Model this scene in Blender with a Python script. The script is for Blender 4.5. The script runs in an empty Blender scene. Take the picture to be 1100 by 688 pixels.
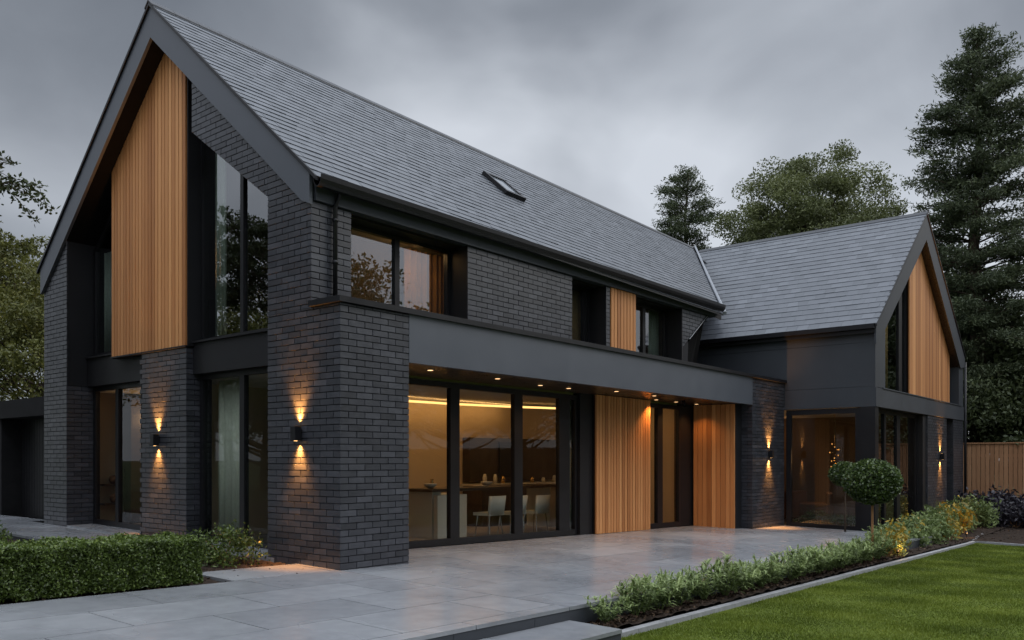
import bpy, bmesh, math, random
import numpy as np
from mathutils import Vector, Matrix

SC = bpy.context.scene
COL = SC.collection
random.seed(7)
rng = np.random.default_rng(11)
R = math.radians

# ------------------------------------------------------------------ helpers
def G(x, y):
    """ground level: the garden falls gently to the right"""
    return -.022 * min(max(x, -9), 18) + .02 * min(max(y, -10), 10)

class MB:
    """collects polygons and links them as ONE mesh object"""
    def __init__(s):
        s.v = []; s.f = []; s.t = []; s.m = []
    def poly(s, pts, tone=.5, mi=0):
        n = len(s.v); s.v += [tuple(p) for p in pts]
        s.f.append(list(range(n, n + len(pts)))); s.t.append(tone); s.m.append(mi)
    def mesh(s, vs, fs, tone=.5, mi=0):
        n = len(s.v); s.v += [tuple(p) for p in vs]
        for f in fs:
            s.f.append([i + n for i in f]); s.t.append(tone); s.m.append(mi)
    def box(s, x0, x1, y0, y1, z0, z1, tone=.5, mi=0):
        vs = [(x0,y0,z0),(x1,y0,z0),(x1,y1,z0),(x0,y1,z0),(x0,y0,z1),(x1,y0,z1),(x1,y1,z1),(x0,y1,z1)]
        s.mesh(vs, [(3,2,1,0),(4,5,6,7),(0,1,5,4),(1,2,6,5),(2,3,7,6),(3,0,4,7)], tone, mi)
    def slab(s, corners, depth, tone=.5, mi=0):
        """prism: polygon 'corners' (3d) pushed along vector depth"""
        d = Vector(depth); n = len(corners)
        a = [Vector(c) for c in corners]; b = [c + d for c in a]
        nrm = Vector((0, 0, 0))
        for i in range(n):
            nrm += a[i].cross(a[(i + 1) % n])
        flip = nrm.dot(d) > 0
        fs = [list(range(n)), list(range(2 * n - 1, n - 1, -1))]
        for i in range(n):
            j = (i + 1) % n
            fs.append([j, i, n + i, n + j])
        if flip: fs = [f[::-1] for f in fs]
        s.mesh(a + b, fs, tone, mi)
    def tube(s, pts, rad, seg=8, tone=.5, mi=0, cap=True):
        pts = [Vector(p) for p in pts]
        if not hasattr(rad, '__len__'): rad = [rad] * len(pts)
        rings = []; vs = []
        up = Vector((0, 0, 1))
        for i, p in enumerate(pts):
            d = (pts[min(i + 1, len(pts) - 1)] - pts[max(i - 1, 0)])
            if d.length < 1e-9: d = Vector((0, 0, 1))
            d.normalize()
            a = d.cross(up if abs(d.z) < .95 else Vector((1, 0, 0))).normalized()
            b = d.cross(a)
            for k in range(seg):
                w = 2 * math.pi * k / seg
                vs.append(p + (a * math.cos(w) + b * math.sin(w)) * rad[i])
        fs = []
        for i in range(len(pts) - 1):
            for k in range(seg):
                k2 = (k + 1) % seg
                fs.append((i*seg+k, i*seg+k2, (i+1)*seg+k2, (i+1)*seg+k))
        if cap:
            fs.append(tuple(range(seg))[::-1]); fs.append(tuple((len(pts)-1)*seg + k for k in range(seg)))
        s.mesh(vs, fs, tone, mi)
    def lathe(s, c, prof, seg=16, tone=.5, mi=0):
        vs = []; fs = []
        for (r, z) in prof:
            for k in range(seg):
                w = 2 * math.pi * k / seg
                vs.append((c[0] + r * math.cos(w), c[1] + r * math.sin(w), c[2] + z))
        for i in range(len(prof) - 1):
            for k in range(seg):
                k2 = (k + 1) % seg
                fs.append((i*seg+k, i*seg+k2, (i+1)*seg+k2, (i+1)*seg+k))
        fs.append(tuple(range(seg))[::-1]); fs.append(tuple((len(prof)-1)*seg + k for k in range(seg)))
        s.mesh(vs, fs, tone, mi)
    def build(s, name, mats, parent=None, smooth=False, kind=None, origin=None):
        me = bpy.data.meshes.new(name)
        v = s.v
        if origin is not None:
            ox, oy, oz = origin
            v = [(p[0]-ox, p[1]-oy, p[2]-oz) for p in v]
        me.from_pydata(v, [], s.f)
        if not isinstance(mats, (list, tuple)): mats = [mats]
        for m in mats: me.materials.append(m)
        me.polygons.foreach_set('material_index', s.m)
        if smooth: me.polygons.foreach_set('use_smooth', [True] * len(s.f))
        at = me.attributes.new('tone', 'FLOAT', 'FACE'); at.data.foreach_set('value', np.array(s.t, dtype=np.float32))
        me.update()
        return link(name, me, parent, kind, origin)

def link(name, me, parent=None, kind=None, origin=None):
    o = bpy.data.objects.new(name, me); COL.objects.link(o)
    if parent is not None: o.parent = parent
    if origin is not None: o.location = origin
    if kind: o['kind'] = kind
    return o

def np_mesh(name, verts, nper, tones, mats, mat_idx=None):
    """verts (N*nper,3), every nper verts one polygon"""
    me = bpy.data.meshes.new(name)
    nv = len(verts); nf = nv // nper
    me.vertices.add(nv); me.vertices.foreach_set('co', np.ascontiguousarray(verts, dtype=np.float32).ravel())
    me.loops.add(nv); me.loops.foreach_set('vertex_index', np.arange(nv, dtype=np.int32))
    me.polygons.add(nf); me.polygons.foreach_set('loop_start', np.arange(0, nv, nper, dtype=np.int32))
    if not isinstance(mats, (list, tuple)): mats = [mats]
    for m in mats: me.materials.append(m)
    if mat_idx is not None: me.polygons.foreach_set('material_index', mat_idx.astype(np.int32))
    at = me.attributes.new('tone', 'FLOAT', 'FACE'); at.data.foreach_set('value', tones.astype(np.float32))
    me.update(calc_edges=True); me.validate()
    return me

def tag(o, label=None, cat=None, group=None, kind=None):
    if label: o['label'] = label
    if cat: o['category'] = cat
    if group: o['group'] = group
    if kind: o['kind'] = kind
    return o

def thing(name, label, cat, loc=(0, 0, 0), group=None):
    o = bpy.data.objects.new(name, None); COL.objects.link(o); o.location = loc
    return tag(o, label, cat, group)

# ------------------------------------------------------------------ materials
def newmat(name):
    m = bpy.data.materials.new(name); m.use_nodes = True
    nt = m.node_tree; b = nt.nodes['Principled BSDF']
    return m, nt, b

def N(nt, t, **k):
    n = nt.nodes.new(t)
    for a, b in k.items():
        if a.startswith('i_'):
            key = a[2:]
            n.inputs[int(key) if key.isdigit() else key.replace('_', ' ')].default_value = b
        else: setattr(n, a, b)
    return n

def ramp(nt, fac, stops):
    r = nt.nodes.new('ShaderNodeValToRGB')
    e = r.color_ramp.elements
    while len(e) < len(stops): e.new(.5)
    for i, (p, c) in enumerate(stops):
        e[i].position = p; e[i].color = (*c, 1)
    nt.links.new(fac, r.inputs[0])
    return r.outputs[0]

def coords(nt, scale=(1, 1, 1), kind='Object'):
    tc = N(nt, 'ShaderNodeTexCoord'); mp = N(nt, 'ShaderNodeMapping'); mp.inputs['Scale'].default_value = scale
    nt.links.new(tc.outputs[kind], mp.inputs[0]); return mp.outputs[0]

def noise(nt, vec, scale, detail=5, rough=.6, dist=0.):
    n = N(nt, 'ShaderNodeTexNoise'); n.inputs['Scale'].default_value = scale
    n.inputs['Detail'].default_value = detail; n.inputs['Roughness'].default_value = rough; n.inputs['Distortion'].default_value = dist
    if vec is not None: nt.links.new(vec, n.inputs['Vector'])
    return n.outputs[0]

def math_(nt, op, a, b=None):
    n = N(nt, 'ShaderNodeMath', operation=op)
    for i, x in enumerate((a, b)):
        if x is None: continue
        if isinstance(x, (int, float)): n.inputs[i].default_value = x
        else: nt.links.new(x, n.inputs[i])
    return n.outputs[0]

def mixc(nt, fac, a, b, mode='MIX'):
    n = N(nt, 'ShaderNodeMix', data_type='RGBA', blend_type=mode)
    for i, x in ((0, fac), (6, a), (7, b)):
        if isinstance(x, (int, float)): n.inputs[i].default_value = x
        elif isinstance(x, tuple): n.inputs[i].default_value = (*x, 1)
        else: nt.links.new(x, n.inputs[i])
    return n.outputs[2]

def tone(nt):
    a = N(nt, 'ShaderNodeAttribute', attribute_name='tone'); return a.outputs['Fac']

def bump(nt, b, h, strength=.3, dist=.01):
    n = N(nt, 'ShaderNodeBump'); n.inputs['Strength'].default_value = strength; n.inputs['Distance'].default_value = dist
    nt.links.new(h, n.inputs['Height']); nt.links.new(n.outputs[0], b.inputs['Normal'])

def simple(name, col, rough=.5, metal=0., spec=.4, var=.15, scale=6., bmp=0.):
    m, nt, b = newmat(name)
    n = noise(nt, coords(nt), scale, 6)
    c = ramp(nt, n, [(.25, tuple(x * (1 - var) for x in col)), (.75, tuple(min(1, x * (1 + var)) for x in col))])
    nt.links.new(c, b.inputs['Base Color'])
    r = ramp(nt, n, [(.2, (max(0, rough - .08),) * 3), (.8, (min(1, rough + .08),) * 3)])
    nt.links.new(r, b.inputs['Roughness'])
    b.inputs['Metallic'].default_value = metal; b.inputs['Specular IOR Level'].default_value = spec
    if bmp: bump(nt, b, noise(nt, coords(nt), scale * 12, 4), bmp, .004)
    return m

def toned(name, stops, rough=.5, spec=.5, nscale=8., nvar=.35, stretch=(1, 1, 1), bmp=.3, bscale=60., bdist=.003):
    """colour from the per-face tone (each brick, slate or board has its own), broken up by noise"""
    m, nt, b = newmat(name)
    t = tone(nt); n = noise(nt, coords(nt, stretch), nscale, 7, .65)
    f = math_(nt, 'ADD', t, math_(nt, 'MULTIPLY', math_(nt, 'SUBTRACT', n, .5), nvar))
    nt.links.new(ramp(nt, f, stops), b.inputs['Base Color'])
    b.inputs['Specular IOR Level'].default_value = spec
    r = math_(nt, 'ADD', math_(nt, 'MULTIPLY', math_(nt, 'SUBTRACT', n, .5), .35), rough)
    nt.links.new(r, b.inputs['Roughness'])
    if bmp: bump(nt, b, noise(nt, coords(nt, stretch), bscale, 4), bmp, bdist)
    return m

M = {}
M['brick'] = toned('dark_brick', [(0., (.020, .021, .026)), (.5, (.038, .040, .049)), (1., (.074, .077, .091))], .40, .55, 7, .75, bmp=.45, bscale=40)
M['mortar'] = simple('mortar', (.022, .022, .025), .85, 0, .2)
M['slate'] = toned('roof_slate', [(0., (.060, .067, .079)), (.5, (.084, .093, .108)), (1., (.120, .130, .149))], .40, .5, 2, .7, bmp=.35, bscale=25, bdist=.004)
M['metal'] = simple('anthracite_metal', (.082, .090, .107), .42, .0, .4, .08, 1.5)
M['clad'] = simple('anthracite_cladding', (.038, .043, .052), .62, .0, .35, .16, .9)
M['frame'] = simple('black_frame', (.010, .010, .012), .4, .0, .3, .1, 2)
M['dark'] = simple('dark_lining', (.014, .014, .016), .5, .0, .25, .15, 2)
M['lead'] = simple('lead_flashing', (.22, .235, .26), .4, .0, .6, .1, 4)
M['ridge'] = simple('ridge_tile', (.035, .038, .045), .5, 0, .5, .15, 5)
M['timber'] = toned('larch_batten', [(0., (.32, .125, .040)), (.5, (.52, .225, .080)), (1., (.72, .355, .140))], .6, .3, 3.5, .7, (8, 8, .5), .3, 30)
M['timber_gap'] = simple('timber_gap', (.06, .026, .012), .8, 0, .2)
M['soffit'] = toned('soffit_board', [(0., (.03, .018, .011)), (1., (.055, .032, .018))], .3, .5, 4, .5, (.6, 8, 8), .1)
M['fence'] = toned('fence_board', [(0., (.22, .11, .058)), (.5, (.36, .19, .10)), (1., (.48, .27, .15))], .75, .2, 4, .7, (6, 6, .6), .4, 30)
M['plaster'] = simple('warm_plaster', (.55, .43, .30), .8, 0, .2, .06, 1.5)
M['render'] = simple('charcoal_render', (.022, .022, .023), .9, 0, .08, .25, 3)
M['matt'] = simple('matt_black', (.009, .009, .0095), .95, 0, .04)
M['taupe'] = simple('taupe_plaster', (.20, .145, .10), .8, 0, .2, .15, 1.2)
M['ceil'] = simple('ceiling_plaster', (.55, .52, .47), .85, 0, .2, .04, 1)
M['floor_in'] = simple('stone_floor', (.30, .28, .255), .35, 0, .5, .1, 1.5)
M['walnut'] = simple('dark_kitchen_unit', (.045, .03, .022), .35, 0, .5, .25, 5)
M['white'] = simple('pale_lacquer', (.55, .57, .53), .4, 0, .5, .05, 2)
M['sage'] = simple('sage_fabric', (.55, .58, .48), .9, 0, .1, .1, 20)
M['curtain'] = simple('amber_curtain', (.66, .40, .17), .9, 0, .1, .12, 6)
M['leather'] = simple('brown_leather', (.16, .075, .035), .5, 0, .4, .2, 8)
M['chrome'] = simple('chrome', (.55, .55, .55), .2, 1., .5, .02, 2)
M['brass'] = simple('brass', (.65, .42, .16), .25, 1., .5, .05, 4)
M['ceramic'] = simple('ceramic', (.62, .58, .5), .3, 0, .5, .08, 9)
M['soil'] = simple('bark_mulch', (.030, .021, .016), .95, 0, .15, .6, 14, .8)
M['kerb'] = simple('kerb_stone', (.27, .275, .285), .75, 0, .3, .2, 7, .4)
M['bark'] = simple('bark', (.07, .052, .038), .9, 0, .15, .4, 9, .8)
M['stem'] = simple('stem_wood', (.30, .16, .075), .75, 0, .2, .25, 16, .3)
M['grout'] = simple('grout', (.045, .047, .05), .9, 0, .2)
M['ground'] = simple('rough_grass_ground', (.035, .05, .018), .95, 0, .1, .4, .6)

def paving_mat(name):
    m, nt, b = newmat(name)
    t = tone(nt); v = coords(nt, (1, 1, 1))
    n1 = noise(nt, v, .55, 2.5, .5, .3); n2 = noise(nt, v, 5, 6, .6)
    f = math_(nt, 'ADD', math_(nt, 'MULTIPLY', math_(nt, 'SUBTRACT', t, .5), .2), math_(nt, 'ADD', math_(nt, 'MULTIPLY', n1, .42), math_(nt, 'MULTIPLY', n2, .58)))
    nt.links.new(ramp(nt, f, [(.2, (.165, .173, .188)), (.5, (.225, .236, .254)), (.8, (.30, .312, .33))]), b.inputs['Base Color'])
    nt.links.new(ramp(nt, n1, [(.2, (.15,) * 3), (.8, (.36,) * 3)]), b.inputs['Roughness'])
    b.inputs['Specular IOR Level'].default_value = .5
    bump(nt, b, noise(nt, v, 70, 4), .12, .003)
    return m
M['paving'] = paving_mat('porcelain_paving')

def leaf_mat(name, stops, rough=.5, trans=.25, spec=.35):
    m, nt, b = newmat(name)
    c = ramp(nt, tone(nt), stops)
    nt.links.new(c, b.inputs['Base Color']); b.inputs['Roughness'].default_value = rough
    b.inputs['Specular IOR Level'].default_value = spec
    tr = N(nt, 'ShaderNodeBsdfTranslucent'); nt.links.new(c, tr.inputs[0])
    mx = N(nt, 'ShaderNodeMixShader'); mx.inputs[0].default_value = trans
    nt.links.new(b.outputs[0], mx.inputs[1]); nt.links.new(tr.outputs[0], mx.inputs[2])
    nt.links.new(mx.outputs[0], nt.nodes['Material Output'].inputs[0])
    return m
M['leaf_pine'] = leaf_mat('pine_needles', [(0, (.030, .043, .022)), (.6, (.078, .098, .048)), (1, (.14, .165, .078))], .6)
M['leaf_broad'] = leaf_mat('broad_leaves', [(0, (.06, .072, .028)), (.55, (.13, .15, .055)), (1, (.22, .235, .09))], .55)
M['leaf_yellow'] = leaf_mat('yellowing_leaves', [(0, (.045, .055, .012)), (.6, (.12, .125, .026)), (1, (.23, .20, .045))], .55)
M['leaf_dark'] = leaf_mat('dark_leaves', [(0, (.025, .036, .015)), (.6, (.06, .078, .03)), (1, (.11, .13, .05))], .55)
M['leaf_hedge'] = leaf_mat('box_leaves', [(0, (.030, .046, .011)), (.55, (.085, .13, .026)), (1, (.20, .27, .055))], .4, .25, .5)
M['leaf_topiary'] = leaf_mat('topiary_leaves', [(0, (.020, .036, .011)), (.55, (.058, .095, .024)), (1, (.16, .22, .055))], .35, .2, .5)
M['leaf_border'] = leaf_mat('border_leaves', [(0, (.055, .085, .026)), (.5, (.17, .23, .078)), (1, (.38, .46, .20))], .5, .3)
M['leaf_gold'] = leaf_mat('golden_leaves', [(0, (.12, .11, .02)), (.5, (.34, .25, .035)), (1, (.58, .40, .06))], .5, .3)
M['leaf_purple'] = leaf_mat('purple_leaves', [(0, (.014, .013, .018)), (.6, (.032, .028, .04)), (1, (.07, .06, .075))], .45, .15)
M['grass'] = leaf_mat('lawn_blades', [(0, (.062, .090, .010)), (.5, (.112, .152, .017)), (1, (.22, .27, .045))], .55, .3, .25)

def lawn_mat():
    m, nt, b = newmat('lawn_turf'); v = coords(nt)
    n1 = noise(nt, v, .8, 6, .6); n2 = noise(nt, v, 30, 5, .7)
    f = math_(nt, 'ADD', math_(nt, 'MULTIPLY', n1, .6), math_(nt, 'MULTIPLY', n2, .4))
    nt.links.new(ramp(nt, f, [(.3, (.065, .09, .013)), (.7, (.12, .16, .025))]), b.inputs['Base Color'])
    b.inputs['Roughness'].default_value = .95; b.inputs['Specular IOR Level'].default_value = .1
    bump(nt, b, n2, .6, .02)
    return m
M['lawn'] = lawn_mat()

def glass_mat(name, ior=2.9, tint=(.74, .78, .78)):
    m, nt, b = newmat(name); nt.nodes.remove(b)
    fr = N(nt, 'ShaderNodeFresnel'); fr.inputs[0].default_value = ior
    tr = N(nt, 'ShaderNodeBsdfTransparent'); tr.inputs[0].default_value = (*tint, 1)
    gl = N(nt, 'ShaderNodeBsdfGlossy'); gl.inputs[0].default_value = (.95, .97, 1, 1); gl.inputs['Roughness'].default_value = .0
    mx = N(nt, 'ShaderNodeMixShader')
    ge = N(nt, 'ShaderNodeNewGeometry')
    nt.links.new(math_(nt, 'MULTIPLY', fr.outputs[0], math_(nt, 'SUBTRACT', 1., ge.outputs['Backfacing'])), mx.inputs[0]); nt.links.new(tr.outputs[0], mx.inputs[1]); nt.links.new(gl.outputs[0], mx.inputs[2])
    nt.links.new(mx.outputs[0], nt.nodes['Material Output'].inputs[0])
    return m
M['glass'] = glass_mat('window_glass')
M['glass_wing'] = glass_mat('wing_glass', 1.8, (.72, .74, .74))
M['glass_low'] = glass_mat('door_glass', 1.36, (.84, .86, .85))

def emit(name, col, s):
    m, nt, b = newmat(name); nt.nodes.remove(b)
    e = N(nt, 'ShaderNodeEmission'); e.inputs[0].default_value = (*col, 1); e.inputs[1].default_value = s
    nt.links.new(e.outputs[0], nt.nodes['Material Output'].inputs[0]); return m
WARM = (1., .52, .18)
M['led'] = emit('warm_led', (1., .52, .16), 1.5)
M['lamp_glow'] = emit('lamp_glow', (1., .55, .2), 7.)
M['spot_glow'] = emit('downlight_glow', (1., .58, .27), 1.4)

# ------------------------------------------------------------------ world, sun, camera
wd = bpy.data.worlds.new('World'); SC.world = wd; wd.use_nodes = True
nt = wd.node_tree; bg = nt.nodes['Background']
sky = N(nt, 'ShaderNodeTexSky', sky_type='NISHITA'); sky.sun_disc = False
SUN_EL, SUN_AZ = 32, 118          # azimuth measured from +Y clockwise
sky.sun_elevation = R(SUN_EL); sky.sun_rotation = R(SUN_AZ)
tc = N(nt, 'ShaderNodeTexCoord')
mp = N(nt, 'ShaderNodeMapping'); mp.inputs['Scale'].default_value = (1.0, 1.0, 1.5); mp.inputs['Location'].default_value = (.35, 1.7, .2)
nt.links.new(tc.outputs['Generated'], mp.inputs[0])
n1 = noise(nt, mp.outputs[0], 1.7, 4, .45, .5); n2 = noise(nt, mp.outputs[0], 5.0, 6, .5, .4)
dt = N(nt, 'ShaderNodeVectorMath', operation='DOT_PRODUCT'); nt.links.new(tc.outputs['Generated'], dt.inputs[0])
bv = Vector((.87, .50, .40)).normalized(); dt.inputs[1].default_value = bv
patch = N(nt, 'ShaderNodeMapRange', interpolation_type='SMOOTHSTEP'); nt.links.new(dt.outputs['Value'], patch.inputs[0])
patch.inputs[1].default_value = .86; patch.inputs[2].default_value = 1.0; patch.inputs[3].default_value = -.20; patch.inputs[4].default_value = .07
sep = N(nt, 'ShaderNodeSeparateXYZ'); nt.links.new(tc.outputs['Generated'], sep.inputs[0])
up = N(nt, 'ShaderNodeMapRange'); nt.links.new(sep.outputs['Z'], up.inputs[0])
up.inputs[1].default_value = .05; up.inputs[2].default_value = .50; up.inputs[3].default_value = .10; up.inputs[4].default_value = -.12
fac = math_(nt, 'ADD', math_(nt, 'ADD', math_(nt, 'MULTIPLY', n1, 1.35), math_(nt, 'MULTIPLY', n2, .26)), math_(nt, 'ADD', patch.outputs[0], up.outputs[0]))
dtb = N(nt, 'ShaderNodeVectorMath', operation='DOT_PRODUCT'); nt.links.new(tc.outputs['Generated'], dtb.inputs[0]); dtb.inputs[1].default_value = (.775, .632, 0)
back = N(nt, 'ShaderNodeMapRange', interpolation_type='SMOOTHSTEP'); nt.links.new(dtb.outputs['Value'], back.inputs[0])
back.inputs[1].default_value = -.05; back.inputs[2].default_value = .60; back.inputs[3].default_value = .38; back.inputs[4].default_value = 0.
fac = math_(nt, 'ADD', fac, back.outputs[0])
cloud = ramp(nt, fac, [(.40, (.075, .083, .096)), (.62, (.135, .146, .164)), (.80, (.225, .24, .264)), (1., (.34, .358, .388))])
# unseen sky overhead is boosted to add light on upward-facing surfaces
zen = N(nt, 'ShaderNodeMapRange', interpolation_type='SMOOTHSTEP'); nt.links.new(sep.outputs['Z'], zen.inputs[0])
zen.inputs[1].default_value = .46; zen.inputs[2].default_value = .9; zen.inputs[3].default_value = 1.; zen.inputs[4].default_value = 5.5
cl2 = mixc(nt, 1., cloud, zen.outputs[0], 'MULTIPLY')
skyc = mixc(nt, 1., sky.outputs[0], (.07, .07, .07), 'MULTIPLY')
nt.links.new(mixc(nt, .93, skyc, cl2), bg.inputs[0]); bg.inputs[1].default_value = 1.0

sl = bpy.data.lights.new('sun', 'SUN'); sl.energy = .5; sl.angle = R(25); sl.color = (1., .96, .9)
so = bpy.data.objects.new('sun', sl); COL.objects.link(so)
sd = Vector((math.sin(R(SUN_AZ)) * math.cos(R(SUN_EL)), math.cos(R(SUN_AZ)) * math.cos(R(SUN_EL)), math.sin(R(SUN_EL))))
so.rotation_euler = (-sd).to_track_quat('-Z', 'Y').to_euler()

cd = bpy.data.cameras.new('camera'); cam = bpy.data.objects.new('camera', cd); COL.objects.link(cam)
cam.location = (-7.38, -9.02, 1.5); cam.rotation_euler = (R(90), 0, R(39.2 - 90))
cd.sensor_width = 36; cd.lens = 906 / 1100 * 36; cd.shift_y = 150 / 1100; cd.clip_start = .1; cd.clip_end = 3000
SC.camera = cam
SC.view_settings.view_transform = 'Standard'; SC.view_settings.look = 'None'; SC.view_settings.exposure = .95; SC.view_settings.gamma = 1
SC.cycles.use_denoising = True
SC.cycles.max_bounces = 8; SC.cycles.transparent_max_bounces = 24; SC.cycles.diffuse_bounces = 3; SC.cycles.glossy_bounces = 4
SC.cycles.caustics_reflective = False; SC.cycles.caustics_refractive = False
SC.cycles.sample_clamp_indirect = 3.

def lamp(name, kind, loc, energy, col=WARM, aim=None, parent=None, **k):
    l = bpy.data.lights.new(name, kind); l.energy = energy; l.color = col
    for a, b in k.items(): setattr(l, a, b)
    o = bpy.data.objects.new(name, l); COL.objects.link(o); o.location = loc
    if aim is not None: o.rotation_euler = Vector(aim).to_track_quat('-Z', 'Y').to_euler()
    if parent is not None: o.parent = parent
    return o

# ------------------------------------------------------------------ ground, paving
def sheet(name, xs, ys, dz, mat, kind='structure'):
    mb = MB(); n = len(ys)
    vs = [(x, y, G(x, y) + dz) for x in xs for y in ys]
    fs = [(i*n+j, (i+1)*n+j, (i+1)*n+j+1, i*n+j+1) for i in range(len(xs)-1) for j in range(n-1)]
    mb.mesh(vs, fs); return mb.build(name, mat, None, kind=kind)

sheet('ground', [-900, -200, -60, -9, -4, 0, 6, 12, 18, 60, 200, 900], [-900, -200, -60, -10, -4, 0, 5, 10, 60, 200, 900], -.42, M['ground'])
sheet('lawn', [-12, -9, 0, 9, 18, 18.42], [-46, -20, -10, -4.24], -.30, M['lawn'])

def tiles(mb, x0, x1, y0, y1, tw=1.5, th=.9, gap=.006, dz=0., thick=.04):
    r = 0; y = y1
    while y > y0 + 1e-6:
        yb = max(y - th, y0); x = x0 - (tw * .5 if r % 2 else 0)
        while x < x1 - 1e-6:
            a, b = max(x, x0), min(x + tw, x1); x += tw
            if b - a < .05: continue
            a += gap; b -= gap; c, d = yb + gap, y - gap
            p = [(a, c), (b, c), (b, d), (a, d)]; t = random.random(); e = random.uniform(-.0008, .0008)
            vs = [(q[0], q[1], G(*q) + dz + e - thick) for q in p] + [(q[0], q[1], G(*q) + dz + e) for q in p]
            mb.mesh(vs, [(4,5,6,7),(0,1,5,4),(1,2,6,5),(2,3,7,6),(3,0,4,7)], t)
        y = yb; r += 1

TE = -3.80     # garden edge of the terrace
mb = MB()
tiles(mb, -9, 0, TE, 0.0)
tiles(mb, 0, 13.6, TE, 1.46)
tiles(mb, 13.6, 15.78, TE, 0.0)
tiles(mb, -1.62, 0, 0.0, .95)
mb.build('terrace', M['paving'], kind='structure')
mb = MB(); tiles(mb, -1.35, .02, 3.3, 10.2, 1.2, .9, dz=.0); tiles(mb, -1.35, .48, 10.2, 14, 1.2, .9)
mb.build('path', M['paving'], kind='structure')
# mortar bed and riser under the terrace
mb = MB()
for (x0, x1, y0, y1) in ((-9, 15.8, TE + .02, 0), (0, 13.9, 0, 1.5), (-1.6, 0, 0, .94), (-1.34, 0, 3.31, 10.2), (-1.34, .45, 10.2, 13.9)):
    p = [(x0, y0), (x1, y0), (x1, y1), (x0, y1)]
    mb.slab([(q[0], q[1], G(*q) - .012) for q in p], (0, 0, -.6))
mb.build('terrace_base', M['grout'], kind='structure')
mb = MB()
x = -9.0
while x < 15.7:
    x2 = min(x + 1.2, 15.75)
    p = [(x + .003, TE + .012), (x2 - .003, TE + .012)]
    mb.slab([(p[0][0], TE + .012, G(p[0][0], TE) - .045), (p[1][0], TE + .012, G(p[1][0], TE) - .045), (p[1][0], TE + .012, G(p[1][0], TE) - .5), (p[0][0], TE + .012, G(p[0][0], TE) - .5)], (0, .02, 0), random.random())
    x = x2
mb.build('terrace_riser', M['clad'], kind='structure')
# stone step down to the lawn
mb = MB(); tiles(mb, -5.4, .02, -4.46, TE + .008, 1.35, .7, dz=-.14)
st = MB(); p = [(-5.38, -4.44), (0.0, -4.44), (0.0, TE), (-5.38, TE)]
st.slab([(q[0], q[1], G(*q) - .16) for q in p], (0, 0, -.35))
stp = thing('stone_step', 'long low grey stone step between terrace and lawn', 'step', (-2.7, -4.1, G(-2.7, -4.1) - .3))
def child(o, root):
    o.parent = root; o.matrix_parent_inverse = Matrix.Translation(-Vector(root.location)); return o
child(mb.build('tread', M['paving']), stp); child(st.build('riser', M['clad']), stp)

# planting bed soil
mb = MB()
def soil(x0, x1, y0, y1, dz, nx, ny):
    xs = np.linspace(x0, x1, nx); ys = np.linspace(y0, y1, ny); n = ny
    vs = [(a, b, G(a, b) + dz + random.uniform(-.018, .018)) for a in xs for b in ys]
    mb.mesh(vs, [(i*n+j, (i+1)*n+j, (i+1)*n+j+1, i*n+j+1) for i in range(nx-1) for j in range(n-1)])
soil(.03, 12, -4.17, TE + .01, -.215, 150, 8)
soil(12, 27.7, -4.17, -2.2, -.215, 160, 30)
soil(18.55, 27.9, -16, -4.17, -.24, 70, 80)
soil(-9, -1.63, .02, 12, -.03, 80, 120)
soil(-1.63, .02, .96, 3.29, -.03, 24, 30)
mb.build('soil', M['soil'], kind='structure')

# bark chips: uncountable
def chips():
    n = 5200
    reg = [((.1, 12), (-4.12, -3.84), -.21, 2600), ((12, 18.5), (-4.12, -2.5), -.21, 700), ((18.6, 27), (-10, -4), -.235, 1100), ((-4.5, -.1), (.05, 3), -.025, 800)]
    P = []
    for (xr, yr, dz, k) in reg:
        x = rng.uniform(*xr, k); y = rng.uniform(*yr, k)
        P.append(np.stack([x, y, np.array([G(a, b) for a, b in zip(x, y)]) + dz + rng.uniform(0, .02, k)], 1))
    P = np.concatenate(P); n = len(P)
    a = rng.normal(size=(n, 3)) * [1, 1, .35]; a /= np.linalg.norm(a, axis=1)[:, None]
    b = np.cross(a, rng.normal(size=(n, 3))); b /= np.linalg.norm(b, axis=1)[:, None]
    L = rng.uniform(.012, .035, n)[:, None]; W = rng.uniform(.006, .014, n)[:, None]
    V = np.stack([P - a*L - b*W, P + a*L - b*W, P + a*L + b*W, P - a*L + b*W], 1).reshape(-1, 3)
    m = toned('bark_chip', [(0, (.02, .014, .011)), (.7, (.06, .04, .028)), (1, (.13, .085, .055))], .9, .15, 30, .2, bmp=0)
    o = link('bark_chips', np_mesh('bark_chips', V, 4, rng.random(n), m)); tag(o, 'scattered brown bark chips on the planting beds', 'bark chips', kind='stuff')
chips()

# lawn kerb
kb = thing('lawn_edging', 'pale stone edging strip along the border and lawn corner', 'kerb', (9, -4.2, G(9, -4.2) - .3))
def kerbline(p0, p1, w, dz, piece):
    mb = MB(); d = Vector((p1[0]-p0[0], p1[1]-p0[1], 0)); L = d.length; d.normalize(); nrm = Vector((-d.y, d.x, 0)) * w
    n = max(1, int(L / piece))
    for i in range(n):
        a = Vector((*p0, 0)) + d * (L * i / n + .004); b = Vector((*p0, 0)) + d * (L * (i + 1) / n - .004)
        q = [a, b, b + nrm, a + nrm]
        mb.slab([(v.x, v.y, G(v.x, v.y) + dz + .0) for v in q], (0, 0, -.2), random.random())
    return mb.build('kerb_run', M['kerb'])
child(kerbline((.02, -4.27), (18.5, -4.27), .10, -.245, .6), kb)
child(kerbline((18.5, -4.27), (18.6, -16), .10, -.245, .6), kb)
child(kerbline((18.62, -4.2), (26.5, -3.75), .09, -.225, .6), kb)

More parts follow.
